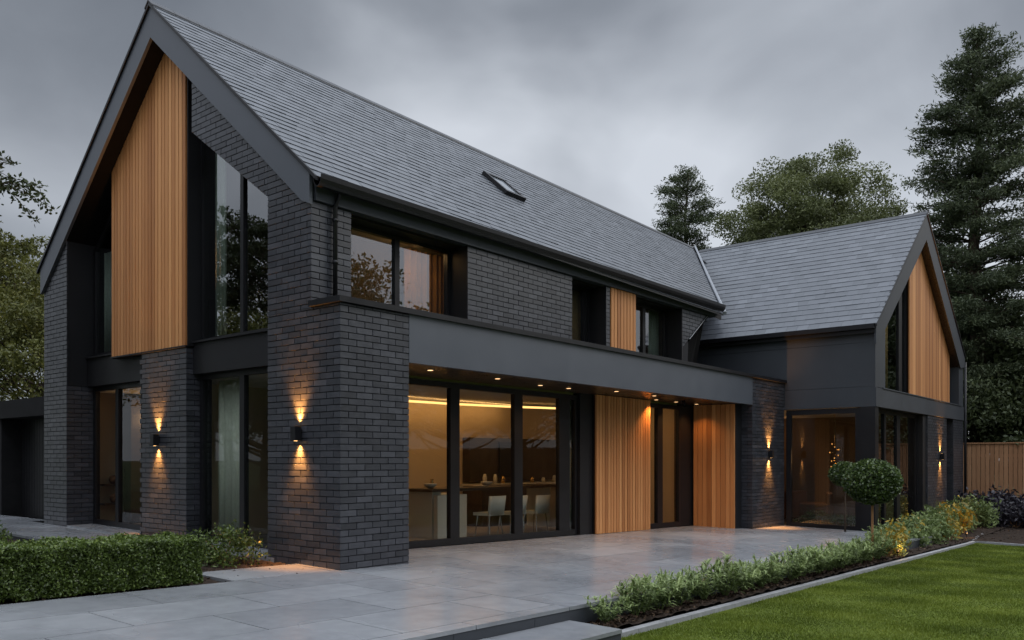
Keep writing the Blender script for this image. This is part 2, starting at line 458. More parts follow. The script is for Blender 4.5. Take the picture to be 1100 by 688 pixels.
# grass blades: uncountable
def grass():
    n = 420000
    u = rng.random(n); x = -1.5 + 20.0 * u ** 1.25; y = -4.30 - rng.random(n) ** 1.1 * 6.0
    # keep what the photograph's frame can roughly see plus a margin
    dx = x + 7.38; dy = y + 9.02
    r = dx * .632 - dy * .775; f = dx * .775 + dy * .632
    ok = (f > 3) & (r / f < .72) & (x < 18.45); x, y = x[ok], y[ok]; n = len(x)
    z = -.022 * np.clip(x, -9, 18) + .02 * np.clip(y, -10, 10) - .302
    h = rng.uniform(.012, .036, n) * (1 + .35 * np.sin(x * 2.3 + y * 1.9) * np.sin(y * 3.1 - x)); w = rng.uniform(.0022, .0042, n) * (1 + .08 * np.hypot(x + 7.4, y + 9))
    an = rng.uniform(0, 2*np.pi, n); le = rng.normal(0, .014, (n, 2))
    b = np.stack([np.cos(an), np.sin(an)], 1) * w[:, None]
    V = np.zeros((n, 3, 3)); V[:, 0, :2] = np.stack([x, y], 1) - b; V[:, 1, :2] = np.stack([x, y], 1) + b; V[:, 2, :2] = np.stack([x, y], 1) + le
    V[:, :2, 2] = z[:, None]; V[:, 2, 2] = z + h
    big = .5 + .22*np.sin(x*1.1 + np.sin(y*1.7)*1.4)*np.sin(y*1.5 + np.sin(x*.8)*1.2) + .16*np.sin(x*3.1 + y*2.3)*np.sin(y*4.1 - x*1.3)
    st = .10 * np.sign(np.sin((x * .86 + y * .5) * 2 * np.pi / 1.1)); dry = (rng.random(n) < .035) * .5
    t = np.clip(big * .95 + st + dry + rng.random(n) * .4 - .20, 0, 1)
    o = link('grass', np_mesh('grass', V.reshape(-1, 3), 3, t, M['grass'])); tag(o, 'short mown green grass of the lawn', 'grass', kind='stuff')
grass()

# ------------------------------------------------------------------ house
house = thing('house', 'dark brick two storey gabled house with slate roofs and timber panels', 'house', (0, 0, 0))
def part(mb, name, mat, smooth=False, parent=None, label=None):
    o = mb.build(name, mat, parent or house, smooth)
    if label: o['label'] = label
    return o

def parts(mb, name, mat, each_label=None):
    """every separate piece of mb becomes a part of its own"""
    par = list(range(len(mb.v)))
    def find(i):
        while par[i] != i: par[i] = par[par[i]]; i = par[i]
        return i
    for f in mb.f:
        for i in f[1:]: par[find(i)] = find(f[0])
    gr = {}
    for k, f in enumerate(mb.f): gr.setdefault(find(f[0]), []).append(k)
    for ks in gr.values():
        m = MB()
        for k in ks:
            m.poly([mb.v[i] for i in mb.f[k]], mb.t[k], mb.m[k])
        # weld
        idx = {}; nv = []
        for f in m.f:
            for j, i in enumerate(f):
                key = tuple(round(c, 6) for c in m.v[i])
                if key not in idx: idx[key] = len(nv); nv.append(m.v[i])
                f[j] = idx[key]
        m.v = nv
        part(m, name, mat)

BL, BH, JT = .29, .09, .0085         # long format bricks
def bricks(mb, org, u, nrm, u0, u1, z0, z1, cuts=None, thick=.012, corner0=False):
    """brick skin on the plane org + u*a + z, standing proud of the mortar by 'thick'; cuts = list of (point, normal) in plane coords (u,z), keeps the negative side"""
    u = Vector(u); nrm = Vector(nrm); org = Vector(org)
    bm = bmesh.new(); row = 0; z = z0 - .0
    lay = bm.faces.layers.float.new('t')
    z = math.floor(z0 / BH) * BH
    while z < z1:
        za, zb = max(z + JT * .5, z0), min(z + BH - JT * .5, z1); row = int(round(z / BH))
        z += BH
        if zb - za < .012: continue
        a = math.floor(u0 / BL) * BL - (BL * .5 if row % 2 else 0)
        if a > u0: a -= BL
        prev_skip = False
        while a < u1 - .0751 + .075:
            if u1 - a < .075: break
            ua, ub = max(a + JT * .5, u0), min(a + BL - JT * .5, u1); a += BL
            if u1 - ub < .075 or a >= u1: ub = u1
            if ua - u0 < JT or prev_skip: ua = u0
            prev_skip = False
            if ub - ua < .075 and ua == u0: prev_skip = True; continue
            if ub - ua < .02: continue
            if cuts and all((c[2] * ((q[0] - c[0])) + c[3] * (q[1] - c[1])) > 0 for c in cuts[:1] for q in ((ua, za), (ub, za), (ua, zb), (ub, zb))): continue
            pr = random.uniform(-.002, .002); t = min(1, max(0, random.gauss(.48, .14)))
            tl = random.uniform(-.0012, .0012)
            vs = []
            for d, s in ((-.012, 0), (pr + 0.0, .0025)):
                for (x, y) in ((ua, za), (ub, za), (ub, zb), (ua, zb)):
                    cx, cy = (ua+ub)/2, (za+zb)/2
                    x2 = x - math.copysign(s, x - cx); y2 = y - math.copysign(s, y - cy)
                    vs.append(bm.verts.new(org + u * x2 + Vector((0, 0, y2)) + nrm * (d + (tl if d > -.01 and x > cx else 0))))
            for f in ((4,5,6,7),(0,1,5,4),(1,2,6,5),(2,3,7,6),(3,0,4,7)):
                ff = bm.faces.new([vs[i] for i in f]); ff[lay] = t
    for c in cuts or []:
        co = org + u * c[0] + Vector((0, 0, c[1])); no = u * c[2] + Vector((0, 0, c[3]))
        bmesh.ops.bisect_plane(bm, geom=bm.verts[:] + bm.edges[:] + bm.faces[:], plane_co=co, plane_no=no, clear_outer=True)
    bm.normal_update()
    off = len(mb.v); idx = {}
    for v in bm.verts: idx[v] = len(mb.v); mb.v.append(tuple(v.co))
    for f in bm.faces:
        lst = [idx[v] for v in f.verts]
        if f.calc_center_median() is None: continue
        mb.f.append(lst); mb.t.append(f[lay]); mb.m.append(0)
    bm.free()

SLP = .865; RZ = 9.37
def top(y, x=0): return RZ - .016 * x - SLP * abs(5 - y)
def inner(y): return 8.78 - SLP * abs(5 - y)
ZB = -.7
gx = .52                                  # glass plane of the gable
XN = (-1, 0, 0); YN = (0, -1, 0)
# brick skins use u=+Y for the gable (facing -X) and u=+X for the long front (facing -Y)
def gbricks(mb, X, y0, y1, z0, z1, cuts=None): bricks(mb, (X, 0, 0), (0, 1, 0), XN, y0, y1, z0, z1, cuts)
def fbricks(mb, Y, x0, x1, z0, z1, cuts=None): bricks(mb, (0, Y, 0), (1, 0, 0), YN, x0, x1, z0, z1, cuts)

E_ = .012
# left gable pier
mb = MB(); ct = [(5, inner(5) + .2, -SLP*-1, 1)]
sl_cut = lambda dz: [(5, 8.78 + dz, SLP, 1.0)]          # z < 8.78+dz - SLP*(y-5)   (y > 5)
sr_cut = lambda dz: [(5, 8.78 + dz, -SLP, 1.0)]         # z < 8.78+dz + SLP*(y-5)   (y < 5)
gbricks(mb, 0, 8.40, 9.45, ZB, 6.2, sl_cut(.15)); fbricks(mb, 8.40, 0, gx, ZB, 2.98)
part(mb, 'brick_pier', M['brick'])
mb = MB(); mb.slab([(E_, 8.40+E_, ZB), (E_, 9.45, ZB), (E_, 9.45, inner(9.45)+.15), (E_, 8.40+E_, inner(8.4)+.15)], (gx, 0, 0)); parts(mb, 'pier_core', M['mortar'])
# middle pier carrying a wall light
mb = MB(); gbricks(mb, .28, 4.42, 6.02, ZB, 3.44); fbricks(mb, 4.42, .28, gx + .2, ZB, 3.44); part(mb, 'brick_pier', M['brick'])
mb = MB(); mb.box(.28 + E_, gx + .25, 4.42 + E_, 6.0, ZB, 3.44); parts(mb, 'pier_core', M['mortar'])
# right pier, corner and ground floor column
mb = MB()
gbricks(mb, 0, 0, 1.66, ZB, 3.63); gbricks(mb, 0, .63, 1.66, 3.63, 6.2, sr_cut(.12))
fbricks(mb, 0, 0, 1.28, ZB, 3.63)
bricks(mb, (1.28, 0, 0), (0, 1, 0), (1, 0, 0), 0, 1.5, ZB, 2.94)
part(mb, 'brick_pier', M['brick'])
mb = MB(); mb.box(E_, 1.28 - E_, E_, 1.64, ZB, 3.62)
mb.slab([(E_, .63+E_, 3.6), (E_, 1.64, 3.6), (E_, 1.64, inner(1.64)+.1), (E_, .63+E_, inner(.63)+.1)], (.5, 0, 0)); parts(mb, 'pier_core', M['mortar'])
# raking brick strip above the tall gable window
mb = MB()
gbricks(mb, 0, 1.66, 3.76, 5.2, 8.0, [(5, 8.78 + .12, -SLP, 1.0), (1.66, 5.38, .705, -1.0)])
part(mb, 'brick_strip', M['brick'])
mb = MB(); mb.slab([(E_, 1.66, 5.39), (E_, 3.75, 6.87), (E_, 3.75, inner(3.75)+.1), (E_, 1.66, inner(1.66)+.1)], (.24, 0, 0)); part(mb, 'strip_core', M['mortar'])
# long front, upper storey
YU = .63
for (a, b) in ((0, .72), (3.26, 6.34), (7.58, 7.72)):
    mb = MB(); fbricks(mb, YU, a, b, 3.55, 5.14); part(mb, 'upper_brick_wall', M['brick'])
mb = MB(); fbricks(mb, YU, 10.94, 12.75, 3.55, 5.42, [(11.26, 4.43, 1.0, -1.38)]) ; part(mb, 'upper_brick_wall', M['brick'])
mb = MB(); t_ = .3
for (a, b) in ((E_, .71), (3.27, 6.33), (7.59, 8.76)): mb.box(a, b, YU + E_, YU + t_, 3.5, 5.16)
mb.slab([(10.95, YU+E_, 3.5), (11.22, YU+E_, 3.5), (11.26, YU+E_, 4.43), (12.6, YU+E_, 5.40), (10.95, YU+E_, 5.40)], (0, .25, 0)); parts(mb, 'upper_wall_core', M['mortar'])
# brick pier at the far end of the canopy
mb = MB(); fbricks(mb, 0, 13.58, 15.74, ZB, 3.63); bricks(mb, (13.58, 0, 0), (0, 1, 0), XN, 0, .36, ZB, 2.95); part(mb, 'brick_pier', M['brick'])
mb = MB(); mb.box(13.58 + E_, 15.76, E_, .40, ZB, 3.62); parts(mb, 'pier_core', M['mortar'])
# wing front piers
WY = -2.42
mb = MB(); fbricks(mb, WY, 21.3, 23.85, ZB-.4, 2.9); bricks(mb, (21.3, 0, 0), (0, 1, 0), XN, WY, WY + .1, ZB-.4, 2.9); part(mb, 'brick_pier', M['brick'])
mb = MB(); mb.box(21.3 + E_, 23.85, WY + E_, WY + .6, ZB-.4, 2.9); parts(mb, 'pier_core', M['mortar'])
mb = MB(); fbricks(mb, WY, 24.85, 26.4, ZB-.4, 2.9); bricks(mb, (24.85, 0, 0), (0, 1, 0), XN, WY, WY + .4, ZB-.4, 2.9); part(mb, 'brick_pier', M['brick'])
mb = MB(); mb.box(24.85 + E_, 26.4, WY + E_, WY + .6, ZB-.4, 2.9); parts(mb, 'pier_core', M['mortar'])

# --- hidden and plain walls
mb = MB()
mb.box(.3, 20, 9.30, 9.44, ZB, 5.5)                                   # rear wall
mb.slab([(20, 3, ZB), (20, 9.44, ZB), (20, 9.44, top(9.44)-.2), (20, 5, top(5, 20)-.2), (20, 3, top(3)-.3)], (.15, 0, 0))
mb.box(25.9, 26.36, WY + .55, 9, ZB, 5.0); mb.box(15.9, 26.3, 8.9, 9.0, ZB, 5.0)
parts(mb, 'rear_wall', M['clad'])
mb = MB(); mb.slab([(11.3, .75, 2.9), (15.7, 2.96, 2.9), (15.7, 2.96, 5.05), (12.6, .85, 5.3), (11.3, .75, 4.4)], (.06, .12, 0)); part(mb, 'return_wall', M['matt'])

# --- canopy over the terrace
mb = MB(); mb.box(1.283, 13.577, -.004, .10, 2.93, 3.64); part(mb, 'canopy_fascia', M['metal'])
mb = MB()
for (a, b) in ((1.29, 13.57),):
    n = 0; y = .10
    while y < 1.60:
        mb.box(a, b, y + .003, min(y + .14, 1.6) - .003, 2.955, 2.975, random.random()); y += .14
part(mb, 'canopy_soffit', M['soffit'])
mb = MB(); mb.box(1.3, 13.57, .101, 1.7, 2.976, 3.55); mb.box(E_, 15.78, .2, YU, 3.3, 3.6); mb.box(11.2, 15.78, .1, 3.0, 2.976, 3.6); parts(mb, 'canopy_deck', M['dark'])
mb = MB()
mb.box(-.055, 15.80, -.055, YU - .004, 3.64, 3.72); mb.box(11.3, 15.8, YU + .01, 2.9, 3.62, 3.70)
mb.box(-.055, E_, YU - .004, YU + .001, 3.64, 3.72); parts(mb, 'coping', M['frame'])

# --- windows
def pane_poly(mb, ax, pos, pts, th=.012):
    if ax == 'X': mb.slab([(pos, a, b) for a, b in pts], (th, 0, 0))
    else: mb.slab([(a, pos, b) for a, b in pts], (0, th, 0))
def window(name, ax, pos, pts, mull, fw=.06, dp=.09, base=None, glass='glass', fwb=None, label=None, inset=None):
    """pts: outline (u,z) counted bottom-left, bottom-right, top-right, top-left; mull: u positions (or (u,width)) of uprights"""
    f = MB(); d = (dp, 0, 0) if ax == 'X' else (0, dp, 0)
    P = (lambda a, b: (pos, a, b)) if ax == 'X' else (lambda a, b: (a, pos, b))
    (u0, z0), (u1, z1), (u2, z2), (u3, z3) = pts
    fwb = fwb or fw
    zt = lambda u: z3 + (z2 - z3) * (u - u3) / (u2 - u3)
    zb = lambda u: z0 + (z1 - z0) * (u - u0) / (u1 - u0)
    f.slab([P(u0, zb(u0)), P(u0+fw, zb(u0+fw)), P(u0+fw, zt(u0+fw)), P(u0, zt(u0))], d)
    f.slab([P(u1-fw, zb(u1-fw)), P(u1, zb(u1)), P(u1, zt(u1)), P(u1-fw, zt(u1-fw))], d)
    f.slab([P(u0+fw, zb(u0+fw)), P(u1-fw, zb(u1-fw)), P(u1-fw, zb(u1-fw)+fwb), P(u0+fw, zb(u0+fw)+fwb)], d)
    f.slab([P(u0+fw, zt(u0+fw)-fw), P(u1-fw, zt(u1-fw)-fw), P(u1-fw, zt(u1-fw)), P(u0+fw, zt(u0+fw))], d)
    ms = [(m if hasattr(m, '__len__') else (m, .09)) for m in mull]
    for (m, w) in ms:
        f.slab([P(m-w/2, zb(m)+fwb), P(m+w/2, zb(m)+fwb), P(m+w/2, zt(m+w/2)-fw), P(m-w/2, zt(m-w/2)-fw)], d)
    o = part(f, name, M['frame'], label=label)
    edges = [u0 + fw] + [q for (m, w) in ms for q in (m - w/2, m + w/2)] + [u1 - fw]
    for i in range(0, len(edges), 2):
        a, b = edges[i], edges[i+1]
        g = MB(); pane_poly(g, ax, pos + dp * .45, [(a, zb(a)+fwb), (b, zb(b)+fwb), (b, zt(b)-fw), (a, zt(a)-fw)])
        g.build('pane', M[glass], o)
    return o

# gable: tall right window, narrow left window, two pairs of doors
window('window', 'X', gx, [(1.30, 3.52), (4.40, 3.52), (4.40, inner(4.40)-.03), (1.30, inner(1.30)-.03)], [(3.13, .09)], .07)
window('window', 'X', gx, [(6.6, 3.56), (8.39, 3.56), (8.39, inner(8.39)-.12), (6.6, inner(6.6)-.12)], [], .08)
window('glass_door', 'X', gx, [(1.40, G(0, 1.4)+.02), (4.40, G(0, 4.4)+.02), (4.40, 2.97), (1.40, 2.97)], [(3.13, .13)], .09, glass='glass_low', fwb=.1)
window('glass_door', 'X', gx, [(5.7, G(0, 5.7)+.04), (8.39, G(0, 8.39)+.04), (8.39, 2.97), (5.7, 2.97)], [(7.40, .12)], .09, glass='glass_low', fwb=.09)
mb = MB()
mb.box(.40, .62, 1.30, 4.41, 2.97, 3.50); mb.box(.36, .60, 1.30, 4.41, 3.50, 3.53)
mb.box(.40, .62, 6.03, 8.39, 2.97, 3.53); mb.box(.36, .60, 6.03, 8.39, 3.53, 3.56); parts(mb, 'spandrel_panel', M['dark'])
mb = MB()
for (a, b) in ((1.5, 4.40), (6.03, 8.39)): mb.slab([(.0, a, G(0, a)+.03), (.0, b, G(0, b)+.03), (gx+.1, b, G(0, b)+.035), (gx+.1, a, G(0, a)+.035)], (0, 0, -.3))
parts(mb, 'door_sill', M['paving'])
# dark linings of the gable recess
mb = MB()
mb.slab([(.285, 4.40, 3.45), (gx+.1, 4.40, 3.45), (gx+.1, 4.40, inner(4.4)), (.285, 4.40, inner(4.4))], (0, -.03, 0))
mb.slab([(.03, 8.40, 2.98), (gx+.1, 8.40, 2.98), (gx+.1, 8.40, inner(8.4)), (.03, 8.40, inner(8.4))], (0, .03, 0))
parts(mb, 'reveal_panel', M['dark'])

# timber panel of the gable
def battens(name, ax, pos, u0, u1, zlo, zhi, pitch=.11, gap=.02, dep=.045, sign=1, zb=None):
    """vertical boards; zhi(u) gives the top; front faces at pos, going back by dep"""
    mb = MB(); n = max(1, round((u1 - u0) / pitch)); p = (u1 - u0) / n
    for i in range(n):
        a, b = u0 + i * p + gap / 2, u0 + (i + 1) * p - gap / 2
        j = random.uniform(0, .004); t = min(1, max(0, random.gauss(.5, .26)))
        za, zc = (zlo(a), zlo(b)) if callable(zlo) else (zlo, zlo)
        q = [(a, za), (b, zc), (b, zhi(b)), (a, zhi(a))]
        if ax == 'X': mb.slab([(pos + j * sign, u, z) for u, z in q], (dep * sign, 0, 0), t)
        else: mb.slab([(u, pos + j * sign, z) for u, z in q], (0, dep * sign, 0), t)
    za, zc = (zlo(u0), zlo(u1)) if callable(zlo) else (zlo, zlo)
    um = (u0 + u1) / 2
    q = [(u0, za + .003), (u1, zc + .003), (u1, zhi(u1) - .003), (um, zhi(um) - .003), (u0, zhi(u0) - .003)]
    d = dep + .002
    if ax == 'X': mb.slab([(pos + (dep - .012) * sign, u, z) for u, z in q], (.02 * sign, 0, 0), 0, 1)
    else: mb.slab([(u, pos + (dep - .012) * sign, z) for u, z in q], (0, .02 * sign, 0), 0, 1)
    return part(mb, name, [M['timber'], M['timber_gap']])
battens('timber_panel', 'X', .26, 4.405, 7.08, 3.46, lambda u: inner(u) - .01, .118)
mb = MB(); mb.slab([(.325, 4.40, 3.46), (.325, 7.07, 3.46), (.325, 7.07, inner(7.07)-.05), (.325, 5, inner(5)-.05), (.325, 4.40, inner(4.4)-.05)], (.19, 0, 0))
mb.box(.25, .5, 4.40, 7.1, 3.43, 3.458); parts(mb, 'panel_backing', M['dark'])

# long front windows
GY = YU + .42
def win_front(u0, u1, mull, r=True):
    window('window', 'Y', GY, [(u0, 3.66), (u1, 3.66), (u1, 5.12), (u0, 5.12)], mull, .06)
    m = MB(); m.box(u0 - .3, u1 + .05, YU + .16, GY + .05, 5.122, 5.16)
    m.box(u1 + .001, u1 + .06, YU + .004, GY + .1, 3.62, 5.15); parts(m, 'reveal_panel', M['dark'])
win_front(.60, 3.26, [(2.03, .10)]); win_front(6.20, 7.575, [(7.40, .06)]); win_front(8.77, 10.92, [(9.86, .12)])
battens('timber_panel', 'Y', YU - .02, 7.74, 8.76, 3.72, lambda u: 5.2, .128, .024, .05)

# sliding doors and panels below the canopy
DY = 1.5
fl = lambda x: G(x, DY) + .005
window('sliding_door', 'Y', DY, [(1.3, fl(1.3)), (7.78, fl(7.78)), (7.78, 2.90), (1.3, 2.90)], [(3.88, .24), (5.73, .26), (7.30, .38)], .10, .1, glass='glass_low', fwb=.12, label='wide black sliding doors in front of the dining room')
mb = MB(); mb.slab([(7.79, DY - .06, fl(7.8)-.1), (8.27, DY - .06, fl(8.3)-.1), (8.27, DY - .06, 2.95), (7.79, DY - .06, 2.95)], (0, .3, 0))
mb.box(12.52, 13.6, DY + .02, DY + .2, -.6, 2.95); parts(mb, 'reveal_panel', M['dark'])
battens('timber_panel', 'Y', DY - .16, 8.28, 10.66, lambda u: fl(u) + .0, lambda u: 2.94, .118, .018, .05)
mb = MB(); mb.slab([(8.29, DY - .10, fl(8.3)-.1), (10.65, DY - .10, fl(10.6)-.1), (10.65, DY - .10, 2.94), (8.29, DY - .10, 2.94)], (0, .2, 0)); parts(mb, 'panel_backing', M['dark'])
window('glass_door', 'Y', DY, [(10.67, fl(10.7)), (12.5, fl(12.5)), (12.5, 2.90), (10.67, 2.90)], [(11.42, .26)], .10, .1, glass='glass_low', fwb=.12)
battens('timber_panel', 'X', 13.15, .30, DY - .03, lambda u: G(13.6, u) + .005, lambda u: 2.94, .125, .012, .05)
mb = MB(); mb.box(13.205, 13.8, .305, 1.47, -.6, 2.95); parts(mb, 'panel_backing', M['dark'])

# --- roofs
def slates(mb, fA, fB, n, wdt, mi=0):
    """fA(t), fB(t): left and right end of the slope at height t (0 eave, 1 ridge)"""
    for i in range(n):
        t0, t1 = i / n, (i + 1) / n + .12 / n
        a0, b0, a1, b1 = fA(t0), fB(t0), fA(min(1, t1)), fB(min(1, t1))
        L = (b0 - a0).length; 
        if L < .05: continue
        k = max(1, round(L / wdt)); off = .5 if i % 2 else 0
        nrm = (b0 - a0).cross(a1 - a0).normalized()
        if nrm.z < 0: nrm = -nrm
        ce = [0.] + [(j + off) / k for j in range(0 if off else 1, k)] + [1.]
        for p, q in zip(ce, ce[1:]):
            g = .0018 / L
            p2, q2 = p + g, q - g; h = .015 + random.uniform(-.003, .003); h2 = h + random.uniform(-.002, .002); tn = min(1, max(0, random.gauss(.5, .16)))
            A = a0.lerp(b0, p2) + nrm * h; B = a0.lerp(b0, q2) + nrm * h2; C = a1.lerp(b1, q2) + nrm * .004; D = a1.lerp(b1, p2) + nrm * .004
            mb.poly([A, B, C, D], tn, mi)
            mb.poly([A - nrm * .012, B - nrm * .012, B, A], 0., mi); mb.poly([A - nrm*.012, A, D], 0, mi); mb.poly([B, B - nrm*.012, C], 0, mi)
EY = .42
RE = Vector((20.05, 5, top(5, 20.05))); PA = Vector((12.75, EY, top(EY, 12.7)))
mainA = lambda t: Vector((-.07, EY + (5 - EY) * t, top(EY + (5 - EY) * t)))
mainB = lambda t: PA.lerp(RE, t)
mb = MB(); slates(mb, mainA, mainB, 30, .27); part(mb, 'roof', M['slate'], label='main slate roof slope above the long front')
mb = MB(); slates(mb, lambda t: Vector((20.2, 9.58 - 4.58*t, top(9.58 - 4.58*t, 20.2))), lambda t: Vector((-.07, 9.58 - 4.58 * t, top(9.58 - 4.58*t))), 24, .30); part(mb, 'roof', M['slate'], label='main slate roof slope on the garden left side')
mb = MB(); dz = Vector((0, 0, -.22)); ins = Vector((0,0,-.006))
mb.slab([mainA(0)+ins+Vector((.06,0,0)), mainB(0)+ins, mainB(1)+ins, mainA(1)+ins+Vector((.06,0,0))], dz * .12)
mb.slab([mainA(.05)+ins*6+Vector((.08,0,0)), mainB(.05)+ins*6, mainB(1)+ins*6, mainA(1)+ins*6+Vector((.08,0,0))], dz)
mb.slab([Vector((-.01, 9.58, top(9.58)))+ins, Vector((20.2, 9.58, top(9.58, 20.2)))+ins, Vector((20.2, 5, top(5, 20.2)))+ins, Vector((-.01, 5, top(5)))+ins], dz)
parts(mb, 'roof_deck', M['dark'])
# wing roof
WX0, WX1, WXR = 15.68, 26.46, 20.95
wz = lambda x: 9.14 - (.775 if x < WXR else .715) * abs(x - WXR)
Q1 = Vector((15.68, 2.96, wz(15.68))); Q3 = Vector((WXR, 5.35, wz(WXR)))
wyf = WY - .07
mb = MB(); slates(mb, lambda t: Q1.lerp(Q3, t) if t > .28 else Q1.lerp(Q3, t) + Vector((0, -.9 * min(t, .28 - t) , 0)), lambda t: Vector((15.68 + (WXR - 15.68) * t, wyf, wz(15.68 + (WXR - 15.68) * t))), 23, .30)
part(mb, 'roof', M['slate'], label='slate roof slope of the wing facing the terrace')
mb = MB(); slates(mb, lambda t: Vector((WX1 + (WXR - WX1) * t, wyf, wz(WX1 + (WXR - WX1) * t))), lambda t: Vector((WX1 + (WXR - WX1) * t, 9, wz(WX1 + (WXR - WX1) * t))), 20, .34); part(mb, 'roof', M['slate'], label='slate roof slope of the wing facing the trees')
mb = MB()
mb.slab([Q1+ins, Q3+ins, Vector((WXR, wyf+.05, wz(WXR)))+ins, Vector((15.68, wyf+.05, wz(15.68)))+ins], dz)
mb.slab([Vector((WXR, 9, wz(WXR)))+ins, Vector((WX1, 9, wz(WX1)))+ins, Vector((WX1, wyf+.05, wz(WX1)))+ins, Vector((WXR, wyf+.05, wz(WXR)))+ins], dz)
parts(mb, 'roof_deck', M['dark'])
# lead valley between the two roofs
mb = MB()
up_ = Vector((0, 0, .05))
A0 = Vector((11.26, YU - .02, 4.43)); A1 = Vector((12.62, YU - .02, 5.40))
mb.slab([A0, A1, Vector((17.2, 2.9, 6.33)), Q1 + Vector((0, .03, .02))], (.005, -.005, -.04))
mb.slab([PA + up_, RE + up_, Q3 + up_, Vector((17.3, 2.9, 6.4)) + up_], (0.02, -.02, .02))
parts(mb, 'valley_skirt', M['matt'])
mb = MB(); mb.tube([PA + Vector((.05, -.02, .05)), PA.lerp(RE, .5) + Vector((.05, -.02, .06)), RE + Vector((.05, -.05, .04))], .045, 8); mb.tube([A0, A1], .009, 6); parts(mb, 'valley_flashing', M['lead'])

# ridge tiles
def ridge(p0, p1, n):
    mb = MB()
    for i in range(n):
        a = Vector(p0).lerp(Vector(p1), i / n); b = Vector(p0).lerp(Vector(p1), (i + 1) / n - .006 / 20)
        d = (b - a).normalized(); s = d.cross(Vector((0, 0, 1))) * .12; u = Vector((0, 0, .05)); l = Vector((0, 0, -.06))
        for q in (s, -s):
            mb.slab([a + u, b + u, b + q + l, a + q + l], (0, 0, -.025), random.random())
    part(mb, 'ridge_tiles', M['ridge'])
ridge((-.1, 5, top(5) + .0), (20.15, 5, top(5, 20.15)), 45); ridge((WXR, wyf - .02, wz(WXR)), (WXR, 5.2, wz(WXR)), 18)

# bargeboards (metal verge fascia)
mb = MB(); mb.slab([(-.055, .60, top(.60) - .03), (-.055, 5, top(5) - .03), (-.055, 5, inner(5)), (-.055, .78, inner(.78)+.02), (-.055, .60, inner(.60)+.10)], (.054, 0, 0)); part(mb, 'bargeboard', M['metal'])
mb = MB(); mb.slab([(-.055, 9.50, top(9.50) - .03), (-.055, 5, top(5) - .03), (-.055, 5, inner(5)), (-.055, 9.42, inner(9.42)), (-.055, 9.50, inner(9.5)+.02)], (.054, 0, 0)); part(mb, 'bargeboard', M['metal'])
mb = MB(); mb.slab([(-.09, EY, top(EY) + .01), (-.09, 5, top(5) + .01), (-.09, 5, top(5) - .05), (-.09, EY, top(EY) - .05)], (.05, 0, 0)); mb.slab([(-.09, 9.6, top(9.6) + .01), (-.09, 5, top(5) + .01), (-.09, 5, top(5) - .05), (-.09, 9.6, top(9.6) - .05)], (.05, 0, 0)); parts(mb, 'verge_cap', M['frame'])
mb = MB()      # gable soffit
mb.slab([(-.003, 5.0, inner(5)+.004), (-.003, 9.44, inner(9.44)+.004), (-.003, 9.44, inner(9.44)+.1), (-.003, 5, inner(5)+.1)], (gx + .15, 0, 0))
mb.slab([(E_+.02, .70, inner(.70)+.004), (E_+.02, 5, inner(5)+.004), (E_+.02, 5, inner(5)+.1), (E_+.02, .70, inner(.70)+.1)], (gx + .12, 0, 0))
parts(mb, 'gable_soffit', M['matt'])
# gable backing above windows so that the roof space stays closed
mb = MB(); mb.slab([(gx+.12, .7, 3.0), (gx+.12, 1.3, 3.0), (gx+.12, 1.3, inner(1.3)), (gx+.12, .7, inner(.7))], (.1, 0, 0)); mb.slab([(gx+.12, 4.4, 3.0), (gx+.12, 7.0, 3.0), (gx+.12, 7.0, inner(7.)), (gx+.12, 5, inner(5)), (gx+.12, 4.4, inner(4.4))], (.06, 0, 0))
mb.box(gx + .02, gx + .12, 8.39, 9.4, ZB, inner(8.9)); parts(mb, 'gable_lining', M['dark'])

# eaves: fascia, gutter, downpipe
mb = MB(); mb.box(E_ + .03, 12.62, .575, YU + .11, 5.14, 5.42); part(mb, 'eaves_fascia', M['clad'])
mb = MB()
prof = [(.075 * math.cos(w), .075 * math.sin(w)) for w in np.linspace(math.pi, 2 * math.pi, 9)]
vs = []; fs = []
for xx in (-.03, 12.78):
    for (a, b) in prof: vs.append((xx, EY + .04 + a * 1.25, 5.45 + b * 2.2))
    for (a, b) in prof[::-1]: vs.append((xx, EY + .04 + a * 1.1, 5.45 + b * 2.05))
k = len(prof) * 2
for i in range(k): fs.append((i, (i + 1) % k, k + (i + 1) % k, k + i))
fs.append(list(range(k))); fs.append(list(range(2*k-1, k-1, -1))); mb.mesh(vs, fs)
for xx in np.arange(.4, 12.6, .9): mb.box(xx, xx + .03, EY + .08, .56, 5.36, 5.45)
part(mb, 'gutter', M['frame'])
mb = MB(); mb.tube([(.38, .48, 5.36), (.38, .50, 5.25), (.38, .575, 5.10), (.38, .575, 3.72)], .034, 10)
for z in (4.9, 4.3): mb.tube([(.38, .575, z), (.38, .575, z + .05)], .042, 10)
part(mb, 'downpipe', M['frame'], smooth=True)
mb = MB(); mb.box(15.60, 15.685, wyf + .05, 2.95, wz(15.68) - .12, wz(15.68) - .01); part(mb, 'gutter', M['frame'])
mb = MB(); mb.tube([(26.50, WY - .05, 5.0), (26.50, WY - .05, -.9)], .045, 10); part(mb, 'downpipe', M['frame'], smooth=True)

